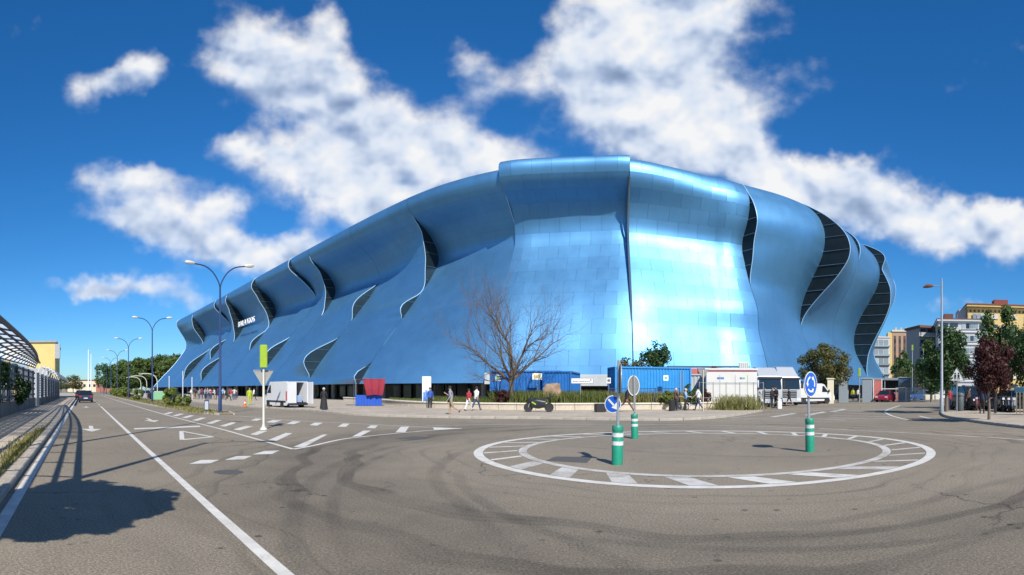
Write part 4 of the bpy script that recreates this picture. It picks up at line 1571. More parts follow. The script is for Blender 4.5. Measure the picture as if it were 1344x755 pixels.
# =================================================================== LATTICE PERGOLA ON THE AVENUE PAVEMENT
perg = thing('lattice_pergola', 'dark lattice pergola with curved frosted canopy along the avenue pavement', 'pergola', (0, 0, 0))
S0, S1 = 5.0, 50.0


def sm01(x):
    x = max(0.0, min(1.0, x))
    return x * x * (3 - 2 * x)


def canopy(s_, f):
    te = -2.1 - 2.0 * sm01((s_ - 17) / 40)
    ze = 3.45 + .6 * sm01((s_ - 17) / 33)
    zw = 3.25 + .35 * sm01((s_ - 20) / 30)
    return st(s_, -4.4 + (te + 4.4) * f, zw + (ze - zw) * f + .22 * math.sin(PI * f))


NRAIL, BAY = 5, 1.9
NBAY = int((S1 - S0) / BAY)
for j in range(NRAIL + 1):
    f = j / NRAIL
    MB().tube([canopy(S0 + (S1 - S0) * k / 40, f) for k in range(41)], .06 if j < NRAIL else .08, 5).build('canopy_rail', 'fence_navy', perg)
for k in range(NBAY + 1):
    s_ = S0 + (S1 - S0) * k / NBAY
    MB().tube([canopy(s_, q / 8) for q in range(9)], .045, 5).build('canopy_rib', 'fence_navy', perg)
    if k % 2 == 0:
        MB().tube([st(s_, -4.4, 0), st(s_, -4.4, 3.3)], .07, 6).build('post', 'fence_navy', perg)
for k in range(NBAY):
    sa, sb = S0 + (S1 - S0) * (k + .13) / NBAY, S0 + (S1 - S0) * (k + .87) / NBAY
    if sb < 15:
        continue
    for j in range(NRAIL):
        fa, fb = (j + .14) / NRAIL, (j + .86) / NRAIL
        MB().add([canopy(sa, fa), canopy(sb, fa), canopy(sb, fb), canopy(sa, fb)], [(0, 1, 2, 3)]).build('canopy_pane', 'frosted_pane', perg)
# the lattice screen below: horizontal rails and uprights on a low dark plinth
MB().box(st((S0 + S1) / 2, -4.5, .45), (S1 - S0, .3, .9), ROAD_RZ).build('plinth', 'concrete_dark', perg)
for k in range(5):
    z_ = 1.2 + k * .48
    MB().box(st((S0 + S1) / 2, -4.42, z_), (S1 - S0, .06, .15), ROAD_RZ).build('screen_rail', 'fence_navy', perg)
for k in range(56):
    s_ = S0 + (S1 - S0) * (k + .5) / 56
    MB().box(st(s_, -4.47, 2.1), (.16, .05, 2.4), ROAD_RZ).build('screen_bar', 'fence_navy', perg)
for k in range(14):
    sa = 15 + k * 1.25
    MB().box(st(sa + .6, -4.56, 2.1), (1.05, .03, 2.2), ROAD_RZ).build('screen_pane', 'frosted_pane', perg)
# slatted fence further on
fen = thing('slatted_fence', 'white slatted fence with low curved canopy beyond the lattice pergola', 'fence', (0, 0, 0))
arc2 = [catmull([(-2.4, 2.9), (-2.7, 3.35), (-3.2, 3.65), (-4.0, 3.8)], k / 2) for k in range(7)]
for t_, z_ in arc2:
    MB().tube([st(51, t_, z_), st(94, t_, z_)], .06, 5).build('canopy_slat', 'fence_white', fen)
for k in range(9):
    MB().box(st(72.5, -4.3, 1.05 + k * .24), (43, .05, .12), ROAD_RZ).build('slat', 'fence_white', fen)
for k in range(9):
    s_ = 51 + k * 5.3
    MB().box(st(s_, -4.2, 1.6), (.9 if k % 2 else .25, .25, 3.2), ROAD_RZ).build('post', 'fence_navy', fen)
    MB().tube([st(s_, -4.2, 3.2)] + [st(s_, t_, z_ - .05) for t_, z_ in reversed(arc2)], .05, 5).build('canopy_rib', 'fence_white', fen)
MB().box(st(72.5, -4.3, .4), (43, .35, .8), ROAD_RZ).build('plinth', 'concrete_dark', fen)
vine = thing('climbing_vine', 'dark green climbing vine hanging on the pergola screen', 'vine', st(30, -5.0, .1))
crown_mesh(1.0, 1.5, 1.75, 3200, .10, 77, 26, .1, ragged=.02).build('foliage', 'leaf_dark', vine)
MB().tube([(0, 0, -.1), (.1, .1, 1.2), (0, .2, 2.6)], [.06, .05, .03], 6).build('stem', 'bark', vine)
vine.scale = (1.2, 1.2, 1)
v2 = copy_named(vine, st(36, -5.0, .1), 2.0, (1.5, 1.5, 1.02), 'wider dark climbing vine on the screen near the slatted fence')

# yellow hall behind
hall = thing('yellow_hall', 'tall pale yellow hall building behind the slatted fence', 'building', st(97, -4.9), ROAD_RZ)
MB().bbox((9, 4.6, 5.0), (18, 9.2, 10), .1).build('wall', 'yellow_wall', hall)
MB().box((9, 4.6, 10.12), (18.5, 9.7, .3)).build('roof', 'concrete', hall)
MB().box((-.08, 6.4, 6.2), (.14, 3.0, 2.6)).build('window', 'window_pale', hall)
MB().box((.6, -.35, 8.4), (1.6, .9, 2.6)).build('side_box', 'grey_render', hall)
MB().bbox((-3, 3.2, 2.6), (5, 4.5, 5.2), .08).build('annex', 'grey_render', hall)


# =================================================================== SIGNS AND BOLLARDS
def bollard(root, r_=.125, h_=.86):
    b = MB().lathe([(r_, 0), (r_, h_ * .80), (r_ * .93, h_ * .82), (r_ * .93, h_ * .84), (r_, h_ * .86), (r_ * 1.02, h_ * .97), (r_ * .9, h_)], 20).build('bollard_body', 'bollard_green', root, 'x')
    for z0 in (.50, .71):
        MB().lathe([(r_ + .004, h_ * z0), (r_ + .004, h_ * (z0 + .10))], 20).build('reflective_band', 'reflector', b, True)
    return b


def sign_disc(root, r_, z, M, face, back, off=.05):
    d = MB()
    c = Vector((0, 0, z)) + M @ Vector((0, -off, 0))
    d.disc(c, r_, 28, M, .02, 0, 1)
    o = d.build('sign_plate', [face, back], root)
    return o, c


def ring_mesh(c, M, r0, r1, a0, a1, n=12, off=.004):
    m = MB()
    vs = []
    for k in range(n + 1):
        a = a0 + (a1 - a0) * k / n
        for r_ in (r0, r1):
            vs.append(Vector(c) + M @ Vector((r_ * math.cos(a), -off, r_ * math.sin(a))))
    m.add(vs, [(2 * k, 2 * k + 1, 2 * k + 3, 2 * k + 2) for k in range(n)])
    return m


def flat_poly(c, M, pts, off=.004):
    return MB().add([Vector(c) + M @ Vector((x, -off, z)) for x, z in pts], [tuple(range(len(pts)))])


def tilt(root, ax, ay):
    root.rotation_euler.x = R(ax)
    root.rotation_euler.y = R(ay)


def face_M(rz):
    return Matrix.Rotation(rz, 3, 'Z')


# 1: bollard with an edge-on roundabout sign and a keep-right arrow
root = thing('sign_bollard', 'green bollard whose pole carries a small blue arrow disc and an edge-on disc', 'traffic sign', gp(810, 610))
tilt(root, .6, .9)
bollard(root)
MB().tube([(0, 0, .8), (0, 0, 2.28)], .035, 8).build('pole', 'galvanised', root, True)
M1 = face_M(R(82))
o, c = sign_disc(root, .335, 1.88, M1, 'sign_white', 'sign_back')
M2 = face_M(R(-32))
c2 = Vector((-.11, .05, 1.32))
o = MB().disc(c2, .195, 24, M2, .02, 0, 1).build('arrow_plate', ['sign_white', 'sign_back'], root)
ring_mesh(c2, M2, 0.0, .175, 0, 2 * PI, 24, .004).build('arrow_ground', 'sign_blue', o)
ar = [(-.10, .125), (-.125, .10), (.025, -.05), (-.045, -.075), (.125, -.13), (.115, .05), (.075, -.0)]
flat_poly(c2, M2, [(-.09, .12), (-.12, .09), (.03, -.055), (.06, -.025)], .008).build('arrow_shaft', 'sign_white', o)
flat_poly(c2, M2, [(-.03, -.075), (.12, -.125), (.10, .045)], .008).build('arrow_tip', 'sign_white', o)
# 2: bollard with the grey back of a sign
root = thing('sign_bollard', 'green bollard showing the grey back of its round sign', 'traffic sign', gp(833, 576))
tilt(root, -.8, -.7)
bollard(root, .115, .82)
MB().tube([(0, -.06, .75), (0, -.06, 2.12)], .035, 8).build('pole', 'galvanised', root, True)
M3 = face_M(R(180 + 42))
o, c = sign_disc(root, .335, 1.77, M3, 'sign_blue', 'sign_back', .03)
ring_mesh(c, M3, .31, .345, 0, 2 * PI, 28, -.024).build('sign_rim', 'sign_white', o)
# 3: bollard with blue roundabout sign
root = thing('sign_bollard', 'green bollard carrying a blue round sign with white circulating arrows', 'traffic sign', gp(1063, 593))
tilt(root, .5, -1.0)
bollard(root, .12, .88)
MB().tube([(0, .04, .8), (0, .04, 2.0)], .035, 8).build('pole', 'galvanised', root, True)
M4 = face_M(-bear(1063) + R(60))
o, c = sign_disc(root, .335, 1.78, M4, 'sign_white', 'sign_back')
ring_mesh(c, M4, 0, .312, 0, 2 * PI, 28, .004).build('sign_ground', 'sign_blue', o)
for k in range(3):
    a0 = R(100 + 120 * k)
    ring_mesh(c, M4, .165, .215, a0, a0 + R(72), 8, .008).build('arrow_arc', 'sign_white', o)
    e = a0 + R(72)
    flat_poly(c, M4, [(.125 * math.cos(e), .125 * math.sin(e)), (.255 * math.cos(e), .255 * math.sin(e)), (.19 * math.cos(e + .5), .19 * math.sin(e + .5))], .008).build('arrow_tip', 'sign_white', o)
# traffic light with yield sign, seen from behind
root = thing('traffic_light', 'pale pole with lime traffic light housing and back of a triangular sign', 'traffic light', gp(346, 564), -bear(346))
MB().lathe([(.16, 0), (.14, .05), (.08, .10), (.05, .25), (.045, 2.7)], 12).build('pole', 'pole_cream', root, True)
hb = MB().bbox((0, 0, 3.0), (.31, .26, .92), .03).build('signal_housing', 'sign_lime', root)
for k in range(3):
    MB().lathe([(.10, .13), (.11, .30), (.115, .30)], 12, (0, 0, 2.7 + k * .3), axis='y').build('signal_hood', 'sign_lime', hb, True)
tri = [(-.42, 2.42), (.42, 2.42), (0, 1.70)]
MB().side(tri, .08, .1).build('sign_plate', 'sign_back', root)
MB().tube([(-.42, .07, 2.42), (.42, .07, 2.42), (0, .07, 1.70), (-.42, .07, 2.42)], .018, 5).build('sign_rim', 'galvanised', root)
# warning triangle on the eastern pavement
root = thing('warning_sign', 'white triangular warning sign showing two children on a grey pole', 'traffic sign', at(1256, 36.5, .1), -bear(1256))
MB().tube([(0, .04, 0), (0, .04, 2.75)], .035, 8).build('pole', 'galvanised', root, True)
pl = MB().side([(-.52, 2.12), (.52, 2.12), (0, 3.02)], 0, .02).build('sign_plate', 'sign_white', root)
MB().tube([(-.52, -.004, 2.12), (.52, -.004, 2.12), (0, -.004, 3.02), (-.52, -.004, 2.12)], .028, 4).build('sign_border', 'sign_back', pl)
for x in (-.11, .11):
    m = MB()
    m.disc(Vector((x, -.012, 2.60)), .055, 10, Matrix.Identity(3), .006)
    m.side([(x - .07, 2.52), (x + .07, 2.52), (x + .06, 2.36), (x - .06, 2.36)], -.012, -.006)
    m.side([(x - .06, 2.36), (x - .01, 2.36), (x - .03, 2.2), (x - .075, 2.2)], -.012, -.006)
    m.side([(x + .01, 2.36), (x + .06, 2.36), (x + .075, 2.2), (x + .03, 2.2)], -.012, -.006)
    m.build('child_figure', 'sign_black', pl)['kind'] = 'stuff'
# street name plate in the planter
root = thing('street_sign', 'long white street name plate on a thin grey post in the planter', 'sign', at(762, 41.4, .5), -bear(762))
MB().tube([(0, .03, 0), (0, .03, 1.62)], .03, 8).build('post', 'galvanised', root, True)
p = MB().box((.12, 0, 1.78), (1.62, .03, .36)).build('plate', 'sign_white', root)
MB().box((.12, .004, 1.78), (1.68, .02, .42)).build('plate_frame', 'text_grey', p)
rg = random.Random(2)
x = -.6
while x < .62:
    w = rg.uniform(.05, .16)
    MB().box((x + w / 2, -.018, 1.75), (w, .006, .07)).build('text_mark', 'text_grey', p)
    x += w + .035
MB().box((.78, -.018, 1.85), (.09, .006, .13)).build('emblem', 'text_grey', p)
for i, (px, d, z, w, h, mm, mm2, lab) in enumerate(((654, 46, 2.35, .46, .5, 'poster', 'poster_green', 'small greenish notice board on a thin post before the dark blue container'), (705, 46, 2.45, .82, .55, 'poster', 'poster_ochre', 'ochre picture notice board on a post beside the boulder'), (799, 41.6, 2.1, .3, .42, 'poster', 'text_grey', 'narrow notice plate on a post by the light blue container'))):
    root = thing('notice_board', lab, 'sign', at(px, d, .6), -bear(px))
    MB().tube([(0, .03, 0), (0, .03, z - .6)], .025, 6).build('post', 'galvanised', root)
    p = MB().box((0, 0, z - .6 + h / 2), (w, .03, h)).build('board', mm, root)
    MB().box((0, -.018, z - .6 + h / 2), (w * .7, .006, h * .5)).build('print', mm2, p)
# white advertising totem
root = thing('advert_totem', 'white upright panel printed with blue figures at the stadium entrance', 'sign', at(560, 47, .1), -bear(560))
MB().bbox((0, 0, 1.35), (.78, .18, 2.6), .02).build('panel', 'sign_white', root)
for k, (x, h) in enumerate(((-.22, .85), (-.05, 1.0), (.12, .95), (.27, .8))):
    MB().side([(x - .09, .5), (x + .09, .5), (x + .07, .5 + h * .8), (x + .04, .5 + h), (x - .04, .5 + h), (x - .07, .5 + h * .8)], -.1, -.096).build('printed_figure', 'print_blue', root)
# yield sign on a pole by the white container
root = thing('yield_sign', 'grey back of a yield sign on a thin pale post beside the low wall end', 'traffic sign', at(923, 38.4, .1), -bear(923))
MB().tube([(0, .0, 0), (0, 0, 2.9)], .03, 8).build('post', 'pole_cream', root, True)
MB().side([(-.40, 2.95), (.40, 2.95), (0, 2.25)], .04, .06).build('sign_plate', 'sign_back', root)


# =================================================================== CONTAINERS, STALL, ROADSIDE OBJECTS
def container(name, label, loc, rz, L, W, H, matn, ribs=26, doors=True):
    root = thing(name, label, 'container', loc, rz)
    m = MB()
    def wall(a, b, n):
        a, b = Vector(a), Vector(b)
        d = (b - a)
        nn = Vector((d.y, -d.x, 0)).normalized()
        pts = []
        for i in range(n):
            for f, o in ((.0, 0), (.3, 0), (.42, -.045), (.85, -.045)):
                pts.append(a + d * ((i + f) / n) + nn * o)
        pts.append(b)
        vs = []
        for p in pts:
            vs += [p + Vector((0, 0, .12)), p + Vector((0, 0, H - .1))]
        m.add(vs, [(2 * i, 2 * i + 2, 2 * i + 3, 2 * i + 1) for i in range(len(pts) - 1)])
    x, y = L / 2, W / 2
    wall((-x, -y, 0), (x, -y, 0), ribs)
    wall((x, -y, 0), (x, y, 0), int(ribs * W / L))
    wall((x, y, 0), (-x, y, 0), ribs)
    wall((-x, y, 0), (-x, -y, 0), int(ribs * W / L))
    m.build('corrugated_wall', matn, root)
    f = MB()
    for a in (-x, x):
        for b in (-y, y):
            f = MB()
            f.box((a, b, H / 2), (.14, .14, H))
            f.build('corner_post', matn, root)
    for b in (-y, y):
        for z in (.06, H - .05):
            MB().box((0, b, z), (L - .15, .13, .12)).build('rail', matn, root)
    for a in (-x, x):
        for z in (.06, H - .05):
            MB().box((a, 0, z), (.13, W - .15, .12)).build('rail', matn, root)
    MB().box((0, 0, H - .02), (L - .12, W - .12, .03)).build('roof', matn, root)
    if doors:
        for dx in (.9, .62):
            MB().tube([(x - dx, -y - .03, .3), (x - dx, -y - .03, H - .25)], .022, 6).build('lock_rod', 'container_grey', root)
    return root


c1 = container('shipping_container', 'dark blue corrugated shipping container behind the bare tree', at(690, 48.5, .5), -bear(690), 6.1, 2.4, 2.75, 'container_blue', 24)
c1b = container('shipping_container', 'dark blue container standing end-on beside the bare tree container', at(738, 49, .5), -bear(738) + R(80), 5.2, 2.35, 2.68, 'container_blue', 20, False)
c2 = container('shipping_container', 'light blue corrugated shipping container behind the planter fence', at(852, 45.6, .5), -bear(852) + R(18), 6.4, 2.45, 2.95, 'container_sky', 24)
for px, d, mm in ((874, 43.75, 'poster_green'),):
    root = thing('container_notice', 'small white and green notice fixed to the light blue container', 'sign', at(px, d, 2.55), -bear(px) + R(18))
    MB().box((0, 0, 0), (.42, .02, .42)).build('plate', 'poster', root)
    MB().box((0, -.014, 0), (.24, .006, .2)).build('print', mm, root)
c3 = container('grey_container', 'pale grey box container between light blue container and white trailer', at(916, 48, .2), -bear(916), 1.9, 2.2, 2.75, 'container_grey', 6, False)
root = thing('site_cabin', 'white prefabricated cabin with small print marks behind wire fence', 'cabin', at(959, 45.5, .1), -bear(959) + R(4))
MB().bbox((0, 0, 1.6), (4.15, 2.4, 3.1), .04).build('wall', 'container_white', root)
MB().box((0, 0, 3.18), (4.3, 2.5, .12)).build('roof', 'sign_white', root)
MB().box((0, -1.212, 3.02), (4.1, .02, .08)).build('red_stripe', 'cloth_red', root)
for x, w, mm in ((-.9, .55, 'print_blue'), (.75, .16, 'print_blue'), (.98, .2, 'poster_green')):
    MB().box((x, -1.215, 2.45), (w, .02, .14)).build('print_mark', mm, root)
for x in (-.95, .3, 1.3):
    MB().box((x, -1.21, 1.4), (.05, .03, 2.6)).build('panel_joint', 'container_grey', root)
MB().box((0, -1.21, 2.0), (4.1, .03, .05)).build('panel_joint', 'container_grey', root)
root = thing('banner_fence', 'long fence hung with dark red patterned banners behind the cabins', 'fence', at(930, 57), -bear(930))
for k in range(6):
    MB().box((-2.9 + k * 1.15, 0, 3.35), (1.1, .08, .95)).build('banner', 'panel_pink' if k % 2 else 'red_cloth', root)
    MB().tube([(-3.45 + k * 1.15, .06, 0), (-3.45 + k * 1.15, .06, 3.9)], .05, 6).build('post', 'galvanised', root)
MB().box((0, .3, 4.0), (8.6, .5, .2)).build('roof_edge', 'soffit', root)
root = thing('red_crate_stack', 'bright red plastic tank standing between the cabin and banners', 'tank', at(937, 50, .1), -bear(937))
MB().bbox((0, 0, 1.75), (.9, .9, 3.5), .12).build('tank_body', 'cloth_red', root)
MB().lathe([(.2, 3.5), (.2, 3.62)], 12).build('tank_lid', 'black_plastic', root)
root = thing('vent_box', 'pale ribbed ventilation box rising behind the white cabin', 'ventilation box', at(976, 50, .1), -bear(976))
MB().bbox((0, 0, 2.0), (.9, .9, 4.0), .03).build('casing', 'container_white', root)
for k in range(5):
    MB().box((-.36 + k * .18, -.46, 3.5), (.06, .04, .9)).build('rib', 'container_grey', root)
# wire fence posts in front of the cabin
root = thing('wire_fence', 'thin metal wire fence with slim posts in front of the white cabin', 'fence', (0, 0, 0))
fp = [at(918, 40.2), at(936, 42.6), at(953, 43.0), at(971, 43.0), at(989, 42.6), at(1002, 43.6)]
for p in fp:
    MB().tube([(p.x, p.y, .05), (p.x, p.y, 2.2)], .03, 6).build('post', 'galvanised', root)
for z in (1.0, 2.15):
    MB().tube([(p.x, p.y, z) for p in fp], .018, 4).build('rail', 'galvanised', root)
# red-draped market stall
root = thing('market_stall', 'market stall with sagging dark red canopy over blue cloth counter', 'stall', at(484, 51, .1), -bear(484) + R(8))
m = MB()
nx, ny = 12, 8
vs = []
for j in range(ny + 1):
    for i in range(nx + 1):
        u, v = i / nx, j / ny
        x = -2.3 + 3.7 * u
        y = -1.0 + 2.2 * v
        z = 2.35 - .55 * (1 - u) * .5 + .25 * math.sin(PI * u) - .12 * math.sin(3 * PI * v) * u + .05 * math.sin(7 * u)
        vs.append((x, y, z))
m.add(vs, [(j * (nx + 1) + i, j * (nx + 1) + i + 1, (j + 1) * (nx + 1) + i + 1, (j + 1) * (nx + 1) + i) for j in range(ny) for i in range(nx)])
m.build('canopy_top', 'red_cloth', root, 'all')
m = MB()
vs = []
for j in range(9):
    v = j / 8
    for i in range(13):
        u = i / 12
        hw = 1.05 * (1 - .30 * v)
        vs.append((.35 + (u - .5) * 2 * hw, -1.0 - .25 * math.sin(PI * v * .6) + .07 * math.sin(u * 17), 2.5 - 1.45 * v - .15 * abs(u - .5) * v))
m.add(vs, [(j * 13 + i, j * 13 + i + 1, (j + 1) * 13 + i + 1, (j + 1) * 13 + i) for j in range(8) for i in range(12)])
m.build('canopy_drape', 'red_cloth', root, 'all')
m = MB()
vs = []
for j in range(2):
    for i in range(31):
        vs.append((-1.35 + 2.45 * i / 30, -.85 + .05 * math.sin(i * 1.9), .05 + j * .95))
m.add(vs, [(i, i + 1, 31 + i + 1, 31 + i) for i in range(30)])
m.build('counter_cloth', 'blue_cloth', root, 'all')
MB().bbox((-.12, -.1, .96), (2.45, 1.5, .08), .02).build('counter_top', 'blue_cloth', root)
for x, y in ((-1.3, -.75), (1.0, -.75), (-1.3, .9), (1.2, .9)):
    MB().tube([(x, y, 0), (x, y, 2.45)], .03, 6).build('post', 'galvanised', root)


# =================================================================== VEHICLES
def wheel(root, x, y, r_, w=.2):
    t = MB().lathe([(r_ * .62, -w / 2), (r_ * .94, -w / 2), (r_, -w * .3), (r_, w * .3), (r_ * .94, w / 2), (r_ * .62, w / 2)], 16, axis='y').build('wheel', 'rubber', root, True, loc=(x, y, r_))
    MB().lathe([(r_ * .60, -w * .42), (r_ * .60, w * .42)], 12, axis='y').build('rim', 'rim', t)
    return t


def car(name, label, loc, rz, colour, L=4.2, W=1.76, H=1.46, group=None, suv=False):
    root = thing(name, label, 'car', loc, rz, group)
    k, q = L / 4.2, H / 1.46
    low = [(-2.08, .30), (-2.1, .62), (-2.02, .90), (-1.55, .96), (.95, .95), (1.75, .80), (2.05, .62), (2.08, .32), (1.7, .20), (-1.7, .20)]
    b = MB().side([(x * k, z * q) for x, z in low], -W / 2, W / 2, 0, .05)
    body = b.build('body', 'car_' + colour, root, True)
    xr = -1.95 if suv else -1.75
    bt = [(xr * k, -W * .47, .94 * q), (1.05 * k, -W * .47, .94 * q), (1.05 * k, W * .47, .94 * q), (xr * k, W * .47, .94 * q)]
    xt = -1.75 if suv else -1.25
    tp = [(xt * k, -W * .38, H), (.30 * k, -W * .38, H), (.30 * k, W * .38, H), (xt * k, W * .38, H)]
    MB().frustum(bt, tp).build('cabin', 'car_glass', root)
    MB().bbox(((xt + .30) / 2 * k, 0, H), ((.30 - xt) * k, W * .76, .05), .02).build('roof', 'car_' + colour, root)
    for y in (-1, 1):
        for (x0, x1) in ((1.02, .29), (-.30, -.33), (xr + .05, xt + .03)):
            MB().tube([(x0 * k, y * W * .468, .95 * q), (x1 * k, y * W * .378, H)], .035, 4).build('pillar', 'car_' + colour, root)
        MB().bbox((.75 * k, y * (W / 2 + .06), .98 * q), (.16, .14, .11), .02).build('mirror', 'black_plastic', root)
        MB().box((2.02 * k, y * W * .36, .66 * q), (.1, .32, .13)).build('headlight', 'lamp_white', root)
        MB().box((-2.05 * k, y * W * .38, .76 * q), (.08, .26, .2)).build('tail_light', 'lamp_red', root)
        for x in (-1.28, 1.32):
            wheel(root, x * k, y * (W / 2 - .1), .315 * q)
    MB().box((-2.1 * k, 0, .55 * q), (.04, .5, .11)).build('number_plate', 'sign_white', root)
    return root


def face(px, yaw):
    """heading: yaw 0 drives straight away from the viewer's bearing, 90 to the right"""
    return R(90) - bear(px) - R(yaw)


car('parked_car', 'dark blue car driving off along the kerb lane of the avenue', st(69, .35), ROAD_RZ, 'darkblue')
car('parked_car', 'black car just ahead of the dark blue one on the avenue', st(86, -.3), ROAD_RZ, 'black')
for i, (s_, t_, c_, lab) in enumerate(((92, 10.8, 'silver', 'silver parked car nearest the hedge row by the avenue'), (89.5, 12.6, 'black', 'black parked car between silver and navy cars by the avenue'), (86, 14.4, 'darkblue', 'navy parked car beside the second blue lamp post'))):
    car('parked_car', lab, st(s_, t_, .0), R(45), c_)
car('parked_car', 'dark red car waiting inside the covered gateway', at(1162, 71), face(1162, 195), 'red')
car('parked_car', 'blue car behind the gateway fence under the trees', at(1205, 80), face(1205, 230), 'blue')
car('parked_car', 'pale car parked behind the two standing pedestrians', at(1288, 44, .1), face(1288, 180), 'silver')
car('parked_car', 'black off-road car parked behind the grey litter bin', at(1272, 41, .1), face(1272, 150), 'black', 4.0, 1.75, 1.75, None, True)
car('parked_car', 'dark car parked at the far pavement by the teal barrier', at(1340, 38, .1), face(1340, 120), 'darkblue')
car('parked_car', 'white car parked behind the gateway fence', at(1222, 84), face(1222, 120), 'white')


def panel_van(name, label, loc, rz, open_rear=False, L=5.2, W=1.95, H=2.3):
    root = thing(name, label, 'van', loc, rz)
    x = L / 2
    prof = [(-x, .42), (-x, H - .12), (-x + .12, H), (x - 1.55, H), (x - 1.25, H - .1), (x - .62, 1.28), (x - .1, 1.05), (x, .8), (x, .38), (x - .2, .3), (-x + .1, .3)]
    if open_rear:
        t = .06
        pr = [(-x, .42), (-x, H - .12), (-x + .12, H), (x - 1.55, H), (x - 1.25, H - .1), (x - .62, 1.28), (x - .1, 1.05), (x, .8), (x, .38), (x - .2, .3), (-x + .1, .3)]
        for y0, y1 in ((-W / 2, -W / 2 + t), (W / 2 - t, W / 2)):
            MB().side(pr, y0, y1).build('side_panel', 'white_van', root)
        MB().box((-.3, 0, H - .04), (L - 1.7, W - .1, .06)).build('roof', 'white_van', root)
        MB().box((-.2, 0, .5), (L - .6, W - .14, .12)).build('floor', 'black_plastic', root)
        MB().box((x - 1.7, 0, 1.3), (.06, W - .14, 1.6)).build('bulkhead', 'black_plastic', root)
        MB().side([(x - 1.6, .4), (x - 1.3, H - .12), (x - .62, 1.26), (x - .1, 1.03), (x, .8), (x, .4)], -W / 2 + t, W / 2 - t).build('nose', 'white_van', root)
        MB().box((-x + .03, .52, 1.35), (.06, .84, 1.8)).build('rear_door', 'white_van', root)
        d = MB().box((-x - .40, -W / 2 - .02, 1.35), (.84, .06, 1.8)).build('rear_door', 'white_van', root)
        MB().box((-x - .5, -W / 2 - .06, 1.75), (.4, .03, .5)).build('door_window', 'car_glass', d)
        MB().bbox((-x + .6, -.35, .85), (.6, .5, .55), .03).build('load_box', 'cloth_lightblue', root)
        for y in (-W / 2 - .01, W / 2 + .01):
            MB().box((-x + .1, y, 1.1), (.14, .06, .75)).build('tail_light', 'lamp_red', root)
    else:
        MB().side(prof, -W / 2, W / 2, 0, .02).build('body', 'white_van', root, True)
        for y in (-1, 1):
            for k in range(3):
                MB().box((-x + .85 + k * .95, y * (W / 2 + .003), 1.45), (.8, .01, 1.0)).build('side_panel', 'container_white', root)
    ws = [(x - 1.22, -W * .44, H - .17), (x - .66, -W * .46, 1.33), (x - .66, W * .46, 1.33), (x - 1.22, W * .44, H - .17)]
    nn = (Vector(ws[1]) - Vector(ws[0])).cross(Vector(ws[3]) - Vector(ws[0])).normalized() * .012
    MB().add([Vector(p) - nn for p in ws] if nn.x < 0 else [Vector(p) + nn for p in ws], [(0, 1, 2, 3)]).build('windscreen', 'car_glass', root)
    for y in (-1, 1):
        MB().side([(x - 1.55, 1.32), (x - 1.5, H - .28), (x - 1.3, H - .3), (x - .8, 1.32)], y * (W / 2 + .006) - .004, y * (W / 2 + .006) + .004).build('side_window', 'car_glass', root)
        MB().box((-.2, y * (W / 2 + .01), .62), (L * .8, .03, .14)).build('rub_strip', 'black_plastic', root)
        MB().bbox((x - .75, y * (W / 2 + .12), 1.45), (.12, .2, .3), .02).build('mirror', 'black_plastic', root)
        for wx in (-x + .95, x - .95):
            wheel(root, wx, y * (W / 2 - .12), .36, .24)
    MB().box((-x - .04, 0, .42), (.1, W - .1, .16)).build('rear_bumper', 'black_plastic', root)
    return root


vloc = gp(374, 536)
panel_van('delivery_van', 'white delivery van with open rear doors parked on the plaza road', vloc, face(374, -27), True, 4.6)
panel_van('panel_van', 'white panel van parked under the autumn tinged tree', at(1067, 63, 0), face(1067, 74), False, 4.7)


def truck(name, label, loc, rz, colour, H=3.6):
    root = thing(name, label, 'truck', loc, rz)
    W = 2.4
    cab = MB().side([(-1.0, .6), (-1.0, 2.9), (1.0, 2.9), (1.18, 2.6), (1.3, 1.6), (1.32, .55)], -W / 2, W / 2, 0, .03).build('cab', colour, root, True)
    MB().frustum([(-1.0, -1.1, 2.9), (.95, -1.05, 2.9), (.95, 1.05, 2.9), (-1.0, 1.1, 2.9)], [(-1.0, -1.05, H + .3), (-.3, -.9, H + .2), (-.3, .9, H + .2), (-1.0, 1.05, H + .3)]).build('roof_deflector', colour, root)
    ws = [(1.21, -1.05, 2.62), (1.325, -1.08, 1.68), (1.325, 1.08, 1.68), (1.21, 1.05, 2.62)]
    MB().add([Vector(p) + Vector((.035, 0, 0)) for p in ws], [(0, 1, 2, 3)]).build('windscreen', 'car_glass', root)
    MB().box((1.24, 0, 2.72), (.2, 2.3, .18)).build('sun_visor', 'black_plastic', root)
    g = MB().box((1.34, 0, 1.15), (.06, 1.5, .75)).build('grille', 'black_plastic', root)
    for k in range(4):
        MB().box((1.385, 0, .88 + k * .18), (.03, 1.45, .05)).build('grille_bar', 'galvanised', g)
    MB().bbox((1.36, 0, .55), (.2, 2.42, .38), .04).build('bumper', colour, root)
    for y in (-1, 1):
        MB().box((1.46, y * .92, .6), (.06, .38, .2)).build('headlight', 'lamp_white', root)
        MB().side([(-.5, 1.75), (-.45, 2.6), (.75, 2.6), (.95, 1.75)], y * (W / 2 + .008) - .006, y * (W / 2 + .008) + .006).build('side_window', 'car_glass', root)
        MB().bbox((1.15, y * (W / 2 + .2), 2.1), (.14, .22, .75), .03).build('mirror', 'black_plastic', root)
        for x in (.35, -3.2, -6.5):
            wheel(root, x, y * (W / 2 - .2), .5, .32)
    MB().box((-3.6, 0, .85), (6.5, .9, .25)).build('chassis', 'black_plastic', root)
    MB().bbox((-4.6, 0, 2.35), (6.6, 2.48, 2.7), .04).build('cargo_box', 'container_grey', root)
    return root


